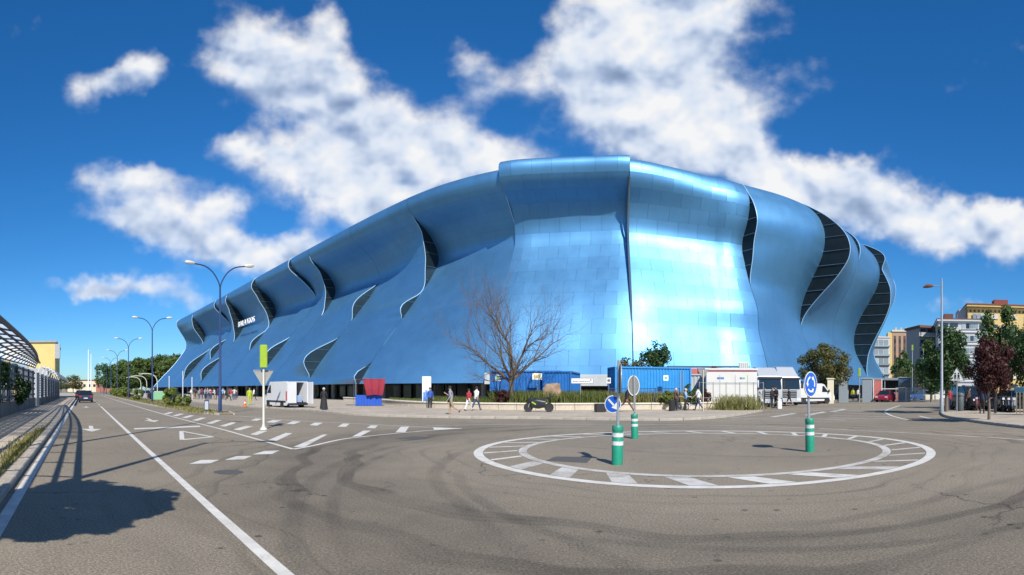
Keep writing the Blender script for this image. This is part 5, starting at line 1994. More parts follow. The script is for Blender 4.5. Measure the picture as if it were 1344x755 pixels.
truck('lorry', 'pale silver lorry parked beside the white cabin', at(1006, 52.5), face(1006, 164), 'silver_paint', 3.5)
truck('lorry', 'second pale lorry with slanted roof deflector parked beside the white panel van', at(1031, 56), face(1031, 162), 'silver_paint', 3.7)


# motorcycle in front of the wall
root = thing('motorcycle', 'black sports motorcycle with green details parked against the low wall', 'motorcycle', gp(707, 543.2, .11), face(707, -88))
for x in (-.70, .70):
    t = MB().lathe([(.20, -.06), (.29, -.075), (.315, 0), (.29, .075), (.20, .06)], 20, axis='y').build('wheel', 'rubber', root, True, loc=(x, 0, .315))
    MB().lathe([(.19, -.03), (.19, .03)], 14, axis='y').build('rim', 'rim', t)
MB().side([(-.45, .35), (-.5, .7), (.1, .82), (.5, .85), (.62, .62), (.45, .3), (.0, .22)], -.17, .17, 0, .12).build('fairing', 'car_black', root, True)
MB().side([(.35, .72), (.55, .98), (.72, .86), (.7, .62)], -.16, .16, 0, .15).build('nose_fairing', 'car_black', root, True)
MB().side([(.38, .93), (.46, 1.18), (.62, .96)], -.11, .11, 0, .1).build('windshield', 'car_glass', root)
MB().side([(-.12, .78), (0, .96), (.3, .97), (.38, .82)], -.14, .14, 0, .2).build('tank', 'car_black', root, True)
MB().side([(-.55, .86), (-.1, .78), (-.1, .88), (-.5, .98)], -.13, .13, 0, .1).build('seat', 'black_plastic', root)
MB().side([(-.95, 1.0), (-.5, .84), (-.5, .98), (-.9, 1.1)], -.11, .11, 0, .15).build('tail', 'car_black', root, True)
MB().side([(.15, .55), (.42, .72), (.48, .64), (.2, .48)], -.185, .185).build('green_decal', 'sign_lime', root)
MB().tube([(.70, .1, .32), (.5, .1, .95)], .03, 6).build('fork', 'galvanised', root)
MB().tube([(.70, -.1, .32), (.5, -.1, .95)], .03, 6).build('fork', 'galvanised', root)
MB().tube([(.45, -.34, .98), (.5, 0, .95), (.45, .34, .98)], .016, 6).build('handlebar', 'black_plastic', root)
MB().tube([(-.1, -.16, .3), (-.5, -.2, .35), (-.85, -.2, .55)], [.04, .06, .055], 8).build('exhaust', 'rim', root)
MB().tube([(-.70, 0, .315), (-.1, 0, .4)], .045, 6).build('swing_arm', 'galvanised', root)
MB().tube([(-.15, .12, .3), (-.2, .3, .0)], .015, 5).build('kickstand', 'galvanised', root)


def scooter(label, loc, rz, colour, group):
    root = thing('parked_scooter', label, 'scooter', loc, rz, group)
    for x in (-.6, .62):
        t = MB().lathe([(.15, -.05), (.23, -.06), (.25, 0), (.23, .06), (.15, .05)], 14, axis='y').build('wheel', 'rubber', root, True, loc=(x, 0, .25))
        MB().lathe([(.14, -.03), (.14, .03)], 10, axis='y').build('rim', 'rim', t)
    MB().side([(-.8, .55), (-.75, .8), (-.1, .78), (0, .4), (.35, .38), (.45, 1.0), (.55, 1.0), (.55, .35), (.0, .2), (-.45, .25)], -.16, .16, 0, .08).build('body', colour, root, True)
    MB().side([(-.75, .8), (-.75, .88), (-.1, .86), (-.1, .78)], -.14, .14).build('seat', 'black_plastic', root)
    MB().tube([(.45, -.3, 1.05), (.5, 0, 1.05), (.45, .3, 1.05)], .018, 6).build('handlebar', 'black_plastic', root)
    MB().tube([(.62, 0, .25), (.5, 0, 1.0)], .03, 6).build('fork', 'galvanised', root)
    MB().box((.58, 0, .9), (.08, .16, .14)).build('headlight', 'lamp_white', root)


for i, (px, d, c_, lab) in enumerate(((1313, 37.5, 'car_black', 'black scooter parked right behind the purple tree'), (1322, 37, 'car_darkblue', 'navy scooter in the row of parked scooters'), (1331, 36.5, 'car_silver', 'silver scooter at the end of the scooter row'), (1284, 39.5, 'car_red', 'red scooter parked between off-road car and pedestrians'))):
    scooter(lab, at(px, d, .11), face(px, 160 + 10 * i), c_, 'scooters parked on the pavement')

# litter bin, barriers, gate
root = thing('litter_bin', 'dark grey cylindrical litter bin beside the warning sign pole', 'litter bin', at(1260, 38.5, .1), 0)
MB().lathe([(.24, 0), (.26, .05), (.29, 1.05), (.27, 1.08)], 18).build('bin_body', 'bin_grey', root, True)
MB().lathe([(.31, 1.06), (.32, 1.14), (.26, 1.26), (.1, 1.32)], 18).build('lid', 'bin_grey', root, True)
root = thing('teal_barrier', 'teal slatted street barrier at the end of the eastern pavement', 'barrier', at(1352, 32.5, .1), -bear(1352))
for k in range(9):
    MB().box((-.8 + k * .2, 0, .75), (.07, .05, 1.3)).build('slat', 'khaki_wood' if False else 'cloth_khaki', root)
for z in (.5, 1.15):
    MB().box((0, .04, z), (1.9, .05, .1)).build('rail', 'barrier_blue', root)
MB().bbox((0, .25, 1.5), (1.9, .4, .35), .05).build('awning', 'barrier_blue', root)


def grille_fence(label, a, b, h, matn='galvanised', group=None):
    root = thing('metal_fence', label, 'fence', (a + b) / 2, math.atan2(b.y - a.y, b.x - a.x), group)
    L = (b - a).length
    for x in (-L / 2, L / 2):
        MB().tube([(x, 0, 0), (x, 0, h)], .04, 6).build('post', matn, root)
    for z in (.15, h - .05):
        MB().tube([(-L / 2, 0, z), (L / 2, 0, z)], .025, 5).build('rail', matn, root)
    m = MB()
    n = int(L / .14)
    for k in range(1, n):
        x = -L / 2 + L * k / n
        m.box((x, 0, h / 2), (.018, .018, h - .2))
    o = m.build('bars', matn, root)
    o['kind'] = 'stuff'


gl = [(1176, 70), (1189, 70), (1201, 71), (1212, 73), (1224, 75), (1236, 77)]
for i in range(len(gl) - 1):
    grille_fence('galvanised bar fence panel closing the gateway beside the covered entrance', at(*gl[i]), at(*gl[i + 1]), 1.9, group='gateway fence panels')
root = thing('covered_gateway', 'dark flat-roofed covered gateway with red brick base at the stadium end', 'gateway', at(1168, 76), -bear(1168))
MB().bbox((0, 1.5, 3.05), (5.2, 4.2, .3), .03).build('roof', 'booth_grey', root)
MB().box((0, 3.4, 1.45), (5.0, .12, 2.9)).build('back_wall', 'black_plastic', root)
for x in (-2.5, -.7, 2.5):
    MB().box((x, -.4, 1.45), (.14, .14, 2.9)).build('post', 'galvanised', root)
MB().bbox((1.1, -.5, .6), (1.6, .25, 1.2), .02).build('brick_parapet', 'brick_red', root)
MB().box((.2, -.45, 1.7), (2.6, .08, .1)).build('barrier_rail', 'white_paint', root)
root = thing('gate_booth', 'dark blue glass gate booth at the corner of the covered gateway', 'booth', at(1187, 73), -bear(1187))
MB().bbox((0, 0, 1.6), (1.6, 1.6, 3.1), .04).build('wall', 'booth_blue', root)
MB().box((0, -.81, 2.0), (1.3, .03, 1.0)).build('window', 'window_dark', root)
MB().box((0, 0, 3.2), (1.8, 1.8, .12)).build('roof', 'booth_grey', root)
root = thing('service_cabin', 'plain grey metal service cabin under the flaring stadium skirt', 'cabin', at(1138, 71), -bear(1138))
MB().bbox((0, 0, 1.5), (1.3, 2.0, 3.0), .04).build('wall', 'booth_grey', root)
MB().box((0, 0, 3.05), (1.45, 2.2, .1)).build('roof', 'container_grey', root)
root = thing('service_cabin', 'dark grey metal cabin behind the man in the light shirt', 'cabin', at(1107, 68), -bear(1107))
MB().bbox((0, 0, 1.5), (1.2, 2.0, 3.0), .04).build('wall', 'booth_grey', root)
MB().box((0, 0, 3.05), (1.35, 2.2, .1)).build('roof', 'container_grey', root)
root = thing('info_panel', 'reddish information panel in a white frame by the gateway', 'sign', at(1152, 72), -bear(1152))
MB().box((0, 0, 1.7), (.95, .1, 2.2)).build('panel', 'panel_pink', root)
MB().box((-.55, 0, 1.5), (.1, .14, 2.9)).build('post', 'white_paint', root)
MB().box((.55, 0, 1.5), (.1, .14, 2.9)).build('post', 'white_paint', root)
root = thing('cream_pillar', 'short square cream gate pillar beside the white van', 'pillar', at(1090, 63), -bear(1090))
MB().bbox((0, 0, 1.4), (.75, .75, 2.8), .04).build('shaft', 'cream', root)
MB().box((0, 0, 2.86), (.9, .9, .14)).build('cap', 'cream', root)
MB().bbox((-1.0, 0, .45), (1.1, .4, .9), .02).build('brick_base', 'brick_red', root)
for px, d, lab in ((1128, 66, 'green traffic light on pale pole beside the stadium skirt'), (1197.5, 98, 'distant green traffic light on a mast arm before the striped block'), (1212, 98, 'small distant green traffic light beside the white apartment block')):
    root = thing('traffic_light', lab, 'traffic light', at(px, d), -bear(px))
    zt = 3.6 if d < 90 else 9.6
    MB().tube([(0, 0, 0), (0, 0, zt)], .06, 8).build('pole', 'lamp_grey', root)
    MB().bbox((0, 0, zt + .1 if d < 90 else zt - .5), (.30, .28, 1.0), .03).build('signal_housing', 'sign_lime', root)
# pallets and debris-coloured blocks behind the fence
for i, px in enumerate((1216, 1222, 1229)):
    o = MB().bbox((0, 0, .5), (.9, .6, .7), .08).build('stone_block_stack', 'cream', None, loc=at(px, 78 + i))
    tag(o, 'pale stone block stacked behind the gateway fence', 'stone block', 'stone blocks behind the gateway fence')
# suitcase, bags
def bag(label, loc, rz, size, matn, nm='travel_bag', cat='bag'):
    root = thing(nm, label, cat, loc, rz)
    MB().bbox((0, 0, size[2] / 2 + .03), size, .04).build('bag_body', matn, root)
    MB().tube([(-size[0] * .25, 0, size[2]), (-size[0] * .25, 0, size[2] + .14), (size[0] * .25, 0, size[2] + .14), (size[0] * .25, 0, size[2])], .012, 5).build('handle', 'black_plastic', root)
    for x in (-1, 1):
        MB().lathe([(.03, -.02), (.03, .02)], 8, (x * size[0] * .4, 0, .03), axis='y').build('caster', 'black_plastic', root)


bag('pale suitcase standing beside the two dark-dressed people', at(1023, 45.2, .0), 0, (.4, .25, .62), 'cloth_white')
bag('dark bulky bag on the pavement beneath the blue arrow disc', at(788, 36.6, .11), .2, (.75, .4, .55), 'black_plastic')
bag('black wheeled shopping trolley beside the person in the brown vest', at(882, 38.3, .11), .3, (.4, .3, .75), 'black_plastic')

# =================================================================== APARTMENT BLOCKS
WIN = {}


def window(root, x, z, w, h, matn, y=-.0, sill=True, rz=0.0):
    key = (w, h, matn)
    if key not in WIN:
        WIN[key] = MB().box((0, 0, 0), (w, .10, h))
        o = WIN[key].build('window', matn, root)
        WIN[key] = o.data
    else:
        o = link('window', WIN[key], root)
    c = Vector((x, y, z))
    o.location = c
    k2 = ('sill', w)
    if sill:
        if k2 not in WIN:
            so_ = MB().box((0, 0, 0), (w + .2, .25, .12)).build('sill', 'white_render', o)
            WIN[k2] = so_.data
        else:
            so_ = link('sill', WIN[k2], o)
        so_.location = (0, -.08, -h / 2 - .06)
    return o


def block(name, label, px, d, yaw, W, D, H, wallm):
    root = thing(name, label, 'building', at(px, d), -bear(px) + R(yaw))
    MB().box((W / 2, D / 2, H / 2), (W, D, H)).build('wall', wallm, root)
    return root


# white apartment block: its front starts at px 1232, the shaded side runs back to the left
ab = block('apartment_block', 'white apartment block with dark loggias and shaded balcony side', 1232, 128, 4, 9.6, 14, 17.6, 'white_render')
FH = 2.9
for k in range(6):
    z = 1.9 + k * FH
    for j in range(2):
        w = window(ab, 1.3 + j * 2.3, z, 1.9, 1.5, 'window_dark', -.02, False)
    MB().box((2.5, -.5, z - 1.25), (5.0, 1.1, .16)).build('balcony_slab', 'white_render', ab)
    MB().box((2.5, -1.02, z - .75), (5.0, .08, .9)).build('balcony_front', 'white_render', ab)
    for j in range(4):
        window(ab, 5.9 + j * 1.0, z + .1, .8, 1.25, 'window_pale' if (j + k) % 3 else 'window_dark', -.02)
    MB().box((7.3, -.12, z - 1.28), (4.5, .3, .2)).build('floor_band', 'sign_white', ab)
MB().box((4.8, 7, 17.85), (10.4, 15, .5)).build('parapet', 'white_render', ab)
MB().box((4.8, 7, 18.15), (10.6, 15.2, .12)).build('roof', 'roof_red', ab)
MB().box((2.6, 4, 18.9), (2.2, 3, 1.6)).build('roof_room', 'brick_dark', ab)
for x in (.8, 4.6, 7.2):
    MB().tube([(x, 2, 18), (x, 2, 19.6)], .06, 5).build('antenna', 'sign_back', ab)
# balconied side to its left, its shade put into the grey wall colour
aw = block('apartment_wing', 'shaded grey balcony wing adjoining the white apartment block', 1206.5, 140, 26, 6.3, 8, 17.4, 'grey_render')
for k in range(6):
    z = 1.9 + k * FH
    MB().box((3.0, -.7, z - 1.2), (6.2, 1.5, .2)).build('balcony_slab', 'white_render', aw)
    MB().box((3.0, -1.4, z - .7), (6.2, .08, .85)).build('balcony_front', 'grey_render', aw)
    for j in range(3):
        window(aw, 1.1 + j * 2.0, z, 1.5, 1.6, 'window_dark', -.02, False)
MB().box((3.0, 3.6, 17.7), (6.8, 9.4, .6)).build('parapet', 'brick_dark', aw)
# yellow block
yb = block('yellow_block', 'tall yellow apartment block with glazed bays and red roof edge', 1270, 150, 8, 30, 14, 24.2, 'yellow_render')
for k in range(8):
    z = 2.2 + k * 2.75
    for bx in (1.3, 16.2, 23.6):
        for j in range(4):
            window(yb, bx + .6 + j * 1.1, z, .95, 1.9, 'window_pale' if k % 2 else 'window_dark', -.30, False)
        MB().box((bx + 2.25, -.2, z - 1.2), (4.6, .5, .35)).build('bay_band', 'white_render', yb)
    for j in range(3):
        window(yb, 7.6 + j * 2.7, z + .3, 1.7, 1.1, 'blind' if (j + k) % 2 else 'window_dark', -.02)
    for j in range(1):
        window(yb, 21.9, z + .3, 1.2, 1.1, 'blind', -.02)
MB().box((15, 6.6, 24.55), (30.6, 15.4, .5)).build('cornice', 'yellow_render', yb)
MB().box((15, 6.6, 24.95), (30.9, 15.7, .3)).build('roof', 'roof_red', yb)
for k in range(26):
    MB().box((.8 + k * 1.15, -.06, 23.2), (.5, .12, .6)).build('cornice_notch', 'brick_dark', yb)
MB().box((10, 5, 26.0), (4, 4, 2)).build('roof_room', 'roof_red', yb)
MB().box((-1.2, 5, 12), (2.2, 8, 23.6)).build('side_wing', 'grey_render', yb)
# brick striped block
bb = block('brick_block', 'tan brick tower block with dark vertical window stripes', 1171.5, 196, 6, 10.4, 12, 22.4, 'brick_tan')
for k in range(6):
    x = .9 + k * 1.75
    MB().box((x, -.04, 10.6), (.75, .14, 20.4)).build('window_strip', 'brick_dark', bb)
    for j in range(7):
        window(bb, x, 1.8 + j * 2.85, .6, 1.4, 'window_dark', -.1, False)
MB().box((5.2, 6, 22.6), (10.9, 12.6, .6)).build('parapet', 'cream', bb)
for k in range(5):
    MB().box((1.5 + k * 1.9, 3, 23.5), (.8, .8, 1.3)).build('roof_vent', 'grey_render', bb)
MB().box((-.9, 3, 11), (1.6, 6, 22)).build('side_wall', 'yellow_render', bb)
# pale glazed block glimpsed beside the stadium edge
gb = block('glazed_block', 'pale block with glazed balconies glimpsed beside the stadium edge', 1146, 168, 8, 5.2, 10, 17.5, 'white_render')
for k in range(6):
    z = 1.9 + k * 2.85
    for j in range(3):
        window(gb, 1.0 + j * 1.55, z, 1.3, 1.6, 'window_pale', -.04, False)
    MB().box((2.6, -.3, z - 1.15), (5.2, .6, .5)).build('balcony_front', 'window_pale', gb)
MB().box((2.6, 5, 17.7), (5.4, 10.4, .4)).build('parapet', 'white_render', gb)
# low far buildings at the end of the avenue
for i, (px, d, w, h, mm, lab) in enumerate(((88, 330, 26, 7, 'cream', 'low cream building far off at the end of the avenue'), (108, 345, 20, 5.5, 'white_render', 'low white building far off beside the avenue trees'), (126, 320, 12, 6, 'brick_red', 'low reddish building far off below the wood'))):
    r_ = block('distant_building', lab, px, d, 0, w, 10, h, mm)
    for k in range(int(w / 3)):
        window(r_, 1.5 + k * 3, h * .55, 1.4, 1.6, 'window_dark', -.02, False)
    MB().box((w / 2, 5, h + .2), (w + .8, 10.8, .4)).build('roof', 'roof_red', r_)


# =================================================================== PEOPLE
def person_mesh(name, legs, arms, lean=0.0, head=0.0):
    """legs/arms: for (right, left) -> (hip pitch, knee bend), (shoulder pitch, elbow bend, spread); faces +x"""
    V, E, RAD, ZONE = [], [], [], []
    def add(p, r_, par=None):
        V.append(Vector(p))
        RAD.append(r_)
        if par is not None:
            E.append((par, len(V) - 1))
        return len(V) - 1
    sl = math.sin(lean)
    pel = add((0, 0, .94), (.13, .15))
    bel = add((sl * .15, 0, 1.10), (.12, .145), pel)
    che = add((sl * .36, 0, 1.30), (.125, .165), bel)
    up = add((sl * .48, 0, 1.42), (.09, .12), che)
    nk = add((sl * .55 + .01, 0, 1.50), (.055, .055), up)
    hd0 = add((sl * .60 + .025, 0, 1.575), (.075, .07), nk)
    hd1 = add((sl * .66 + .02 + head, 0, 1.655), (.10, .082), hd0)
    hd2 = add((sl * .68 + .01 + head, 0, 1.735), (.065, .06), hd1)
    nose = add((sl * .66 + .125 + head, 0, 1.64), (.018, .016), hd1)
    bones = [(pel, bel, 1), (bel, che, 1), (che, up, 1), (up, nk, 1), (nk, hd0, 0), (hd0, hd1, 0), (hd1, hd2, 0), (hd1, nose, 0)]
    hands = []
    for sgn, (hp, kb), (sp, eb, spr) in ((-1, legs[0], arms[0]), (1, legs[1], arms[1])):
        hip = add((0, sgn * .095, .88), (.095, .095), pel)
        d = Vector((math.sin(hp), 0, -math.cos(hp)))
        kn = V[hip] + d * .41
        kni = add(kn, (.066, .066), hip)
        d2 = Vector((math.sin(hp - kb), 0, -math.cos(hp - kb)))
        an = kn + d2 * .40
        ani = add(an, (.043, .043), kni)
        ft = Vector((math.cos(hp - kb), 0, math.sin(hp - kb)))
        heel = add(an + d2 * .05 - ft * .03, (.042, .042), ani)
        toe = add(an + d2 * .06 + ft * .16, (.035, .04), heel)
        bones += [(pel, hip, 2), (hip, kni, 2), (kni, ani, 3), (ani, heel, 4), (heel, toe, 4)]
        sh = add((sl * .46, sgn * .175, 1.405), (.062, .062), up)
        d = Vector((math.sin(sp), sgn * spr, -math.cos(sp))).normalized()
        el = V[sh] + d * .285
        eli = add(el, (.045, .045), sh)
        d2 = Vector((math.sin(sp + eb), sgn * (spr * .3), -math.cos(sp + eb))).normalized()
        wr = el + d2 * .25
        wri = add(wr, (.031, .031), eli)
        pal = add(wr + d2 * .085, (.028, .038), wri)
        bones += [(up, sh, 1), (sh, eli, 1), (eli, wri, 5), (wri, pal, 0)]
        hands.append((wr + d2 * .09, d2, sgn))
    me = bpy.data.meshes.new(name)
    me.from_pydata([tuple(v) for v in V], E, [])
    ob = bpy.data.objects.new(name, me)
    COL.objects.link(ob)
    md = ob.modifiers.new('skin', 'SKIN')
    md.use_smooth_shade = True
    for i, sv_ in enumerate(me.skin_vertices[0].data):
        sv_.radius = RAD[i]
        sv_.use_root = i == 0
    ss = ob.modifiers.new('sub', 'SUBSURF')
    ss.levels = 1
    ss.render_levels = 1
    dg = bpy.context.evaluated_depsgraph_get()
    out = bpy.data.meshes.new_from_object(ob.evaluated_get(dg))
    bpy.data.objects.remove(ob)
    # zones from the nearest bone
    bm = bmesh.new()
    bm.from_mesh(out)
    for f in bm.faces:
        c = f.calc_center_median()
        best, bz = 9, 0
        for a, b, z in bones:
            ab_ = V[b] - V[a]
            t = max(0, min(1, (c - V[a]).dot(ab_) / max(1e-9, ab_.length_squared)))
            dd = (c - (V[a] + ab_ * t)).length - .5 * (sum(RAD[a]) + sum(RAD[b])) / 2
            if dd < best:
                best, bz = dd, z
        f.material_index = bz
        f.smooth = True
    # five fingers per hand, rooted inside the palm
    for c, d, sgn in hands:
        side_ = Vector((0, 1, 0)).cross(d)
        side_ = d.orthogonal().normalized() if side_.length < .1 else side_.normalized()
        lat = d.cross(side_).normalized()
        for k in range(5):
            if k == 4:
                p0, dr, ln, r0 = c + side_ * .03 - d * .03, (d * .6 + side_ * .8).normalized(), .055, .011
            else:
                p0, dr, ln, r0 = c + side_ * (.022 - .015 * k) + d * .0, (d + lat * .12 * sgn).normalized(), (.068, .078, .074, .058)[k], .009
            p1, p2 = p0 + dr * ln * .55, p0 + dr * ln * .55 + (dr - lat * .45 * sgn).normalized() * ln * .45
            u = dr.orthogonal().normalized()
            w = dr.cross(u)
            rings = []
            for p, r_ in ((p0, r0), (p1, r0 * .95), (p2, r0 * .6)):
                rings.append([bm.verts.new(p + u * r_ * math.cos(q * PI / 2) + w * r_ * math.sin(q * PI / 2)) for q in range(4)])
            for a, b in zip(rings, rings[1:]):
                for q in range(4):
                    f = bm.faces.new((a[q], a[(q + 1) % 4], b[(q + 1) % 4], b[q]))
                    f.material_index = 0
            bm.faces.new(rings[-1]).material_index = 0
    bm.to_mesh(out)
    bm.free()
    for z in range(6):
        out.materials.append(MATS['cloth_skin'])
    return out


POSE = {
    'stand': person_mesh('body', ((.04, .04), (-.05, .05)), ((.05, .2, .16), (-.02, .25, .16))),
    'front': person_mesh('body', ((.02, .03), (-.04, .06)), ((.35, 1.1, .15), (.3, 1.2, .15)), .02, .02),
    'walk': person_mesh('body', ((.42, .12), (-.28, .35)), ((-.4, .25, .12), (.4, .45, .12)), .06),
    'stride': person_mesh('body', ((.16, .06), (-.30, .75)), ((.35, 1.9, .1), (-.1, .7, .25)), .06),
    'hips': person_mesh('body', ((.10, .05), (-.08, .02)), ((-.35, 1.3, .55), (-.35, 1.3, .55))),
    'long': person_mesh('body', ((.55, .05), (-.50, .45)), ((-.3, .3, .1), (.5, .5, .1)), .22),
}
hair_mb = MB()
pr = []
for k in range(7):
    a = PI / 2 * k / 6
    pr.append((.103 * math.cos(a), .115 * math.sin(a)))
hair_mb.lathe([(.098, -.05)] + pr, 14)
HAIR = None


def person(label, loc, rz, pose, top, bottom, height=1.70, shorts=False, bare_arms=False, hair='hair_dark', group=None, lean=0.0, dress=False):
    global HAIR
    root = thing('person', label, 'person', loc, rz, group)
    sc_ = height / 1.79
    root.scale = (sc_ * 1.12, sc_ * 1.14, sc_)
    b = link('body', POSE[pose], root)
    slots = ['skin', top, bottom, 'skin' if shorts else bottom, 'shoe', 'skin' if bare_arms else top]
    for i, nm in enumerate(slots):
        b.material_slots[i].link = 'OBJECT'
        b.material_slots[i].material = MATS['cloth_' + nm]
    if HAIR is None:
        h = hair_mb.build('hair', 'cloth_hair_dark', root, True)
        HAIR = h.data
    else:
        h = link('hair', HAIR, root)
    h.material_slots[0].link = 'OBJECT'
    h.material_slots[0].material = MATS['cloth_' + hair]
    off = {'stand': 0, 'front': .02, 'walk': .06 * .66, 'stride': .1 * .66, 'hips': 0, 'long': .22 * .66}[pose]
    h.location = (off - .005, 0, 1.68)
    if dress:
        MB().lathe([(.17, 1.0), (.20, .85), (.27, .25), (.29, .08)], 16).build('robe_skirt', 'cloth_' + bottom, root, True)
    return root


def look(px, yaw):
    return R(90) - bear(px) - R(yaw)


def pl(px, py, z=.1):
    return gp(px, py, z)


person('man in grey hoodie and khaki shorts striding past the low wall', pl(592, 546.5), look(592, -80), 'stride', 'grey', 'khaki', 1.76, True)
r_ = thing('shoulder_bag', 'black shoulder bag carried by the man in khaki shorts', 'bag', pl(590.3, 546.2, .95), look(592, -80))
MB().bbox((0, 0, 0), (.3, .14, .24), .04).build('bag_body', 'black_plastic', r_)
MB().tube([(-.13, 0, .1), (-.05, .02, .5), (.1, .02, .5), (.13, 0, .1)], .014, 5).build('strap', 'black_plastic', r_)
person('person in dark red top and white trousers walking with a companion', pl(615, 541.5), look(615, 30), 'walk', 'red', 'white', 1.60)
person('man in white shirt and dark jeans walking beside the red top', pl(625, 541), look(625, 40), 'walk', 'white', 'jeans', 1.76, False, True)
person('person in long black robe with pale hair standing on the plaza', pl(425, 540), look(425, 20), 'stand', 'black', 'black', 1.68, False, False, 'hair_grey', dress=True)
person('person in blue top standing beside the white advertising totem', at(564.5, 44.5, .1), look(564, 170), 'stand', 'blue', 'black', 1.7)
person('dark dressed person striding quickly along the low wall', pl(822, 543.2), look(822, 85), 'long', 'black', 'brown', 1.8)
person('person in brown vest and black trousers chatting by the low wall', pl(887, 541.3), look(887, 60), 'front', 'brown', 'black', 1.64, False, True, 'hair_grey')
person('person in light blue shirt and black trousers chatting by the wall', pl(899.5, 541), look(899, 100), 'front', 'lightblue', 'black', 1.62, False, False, 'hair_grey')
person('young man in white shirt and blue jeans facing the chatting pair', pl(917, 541), look(917, -70), 'walk', 'white', 'jeans', 1.75, False, True)
person('person in navy uniform standing close to the silver lorry', pl(1003, 534.6), look(1003, 90), 'stand', 'navy', 'navy', 1.72)
person('person in black coat standing with a pale suitcase', pl(1013, 537.2), look(1013, 120), 'front', 'black', 'navy', 1.74)
person('taller person in black jacket waiting beside the suitcase', pl(1018.5, 537), look(1018, -130), 'stand', 'black', 'black', 1.80)
person('person in black top and skirt with bare legs before the lorries', pl(1036, 534.3), look(1036, -100), 'walk', 'black', 'black', 1.66, True)
person('person in navy standing right behind the blue roundabout sign', pl(1071, 528), look(1071, 150), 'stand', 'navy', 'jeans', 1.74, group=None)
person('person in blue jacket standing by the cream pillar', pl(1086.5, 528.2), look(1086, 20), 'hips', 'blue', 'jeans', 1.76)
person('man in pale shirt and jeans with hands on hips near the cabins', pl(1100.5, 528), look(1100, -20), 'hips', 'lightblue', 'jeans', 1.78, False, False, 'hair_grey')
person('worker in bright hi-vis vest by the green traffic light', pl(1119.5, 527), look(1119, 180), 'stand', 'hivis', 'navy', 1.68)
person('person in white top standing beside the hi-vis worker', pl(1126.5, 527), look(1126, 140), 'stand', 'white', 'black', 1.7)
person('person in black by the reddish information panel', pl(1144, 527.4), look(1144, 60), 'stand', 'black', 'black', 1.76)
person('person in dark navy beside the reddish information panel', pl(1148.5, 527.2), look(1148, -90), 'front', 'navy', 'black', 1.7)
person('person in dark jacket with grey hair facing away by the purple tree', pl(1289, 545.4), look(1289, 20), 'stand', 'navy', 'black', 1.74, False, False, 'hair_grey')
person('person in black clothes turned sideways just right of the slim trunk', pl(1306, 545), look(1306, -60), 'front', 'black', 'black', 1.72)
person('person in brown jacket standing behind the litter bin', pl(1271, 541), look(1271, 90), 'walk', 'brown', 'black', 1.68)
person('person in red top beneath the tree behind the warning sign', pl(1246.5, 540.5), look(1246, -40), 'stand', 'red', 'navy', 1.66)
person('person in teal coat walking near the parked scooters', pl(1326, 540), look(1326, -80), 'walk', 'teal', 'black', 1.7)
person('person in cream jacket near the off-road car', pl(1281, 539), look(1281, 70), 'stand', 'cream_c', 'black', 1.68)
person('worker in yellow hi-vis jacket standing alone on the plaza', pl(327.5, 533.5), look(327, 170), 'stand', 'hivis', 'hivis', 1.74)
person('person in white shirt walking near the hi-vis worker', pl(333, 526.5), look(333, 60), 'walk', 'white', 'black', 1.7)
cols = ['white', 'black', 'red', 'navy', 'grey', 'lightblue', 'brown', 'cream_c']
bots = ['black', 'jeans', 'khaki', 'navy']
word = {'cream_c': 'cream', 'lightblue': 'light blue', 'jeans': 'denim'}
rg = random.Random(12)
seen = set()
for i in range(26):
    px = 251 + i * 2.45 + rg.uniform(-1.2, 1.2)
    d = rg.uniform(78, 98)
    t_, b_ = cols[(i * 3 + i // 8) % 8], bots[(i * 2 + i // 4 + i // 8) % 4]
    lab = f'small figure in {word.get(t_, t_)} top and {word.get(b_, b_)} trousers in the crowd under the stadium skirt'
    person(lab, at(px, d, .1), rg.uniform(0, 6.28), rg.choice(('stand', 'front', 'walk', 'hips')), t_, b_, rg.uniform(1.6, 1.82), group='crowd under the stadium skirt')
for i, (px, py, t_, b_) in enumerate(((303, 526.5, 'red', 'cream_c'), (300, 527, 'brown', 'black'), (198, 521, 'black', 'navy'), (190, 520.5, 'white', 'black'))):
    person(('person in red top and cream trousers crossing the plaza before the crowd', 'person in brown jacket crossing the plaza beside the red top', 'person in black walking beyond the lone boxy shrub', 'person in white top walking beyond the lone boxy shrub')[i], pl(px, py), look(px, 60 * i), 'walk', t_, b_, 1.7)

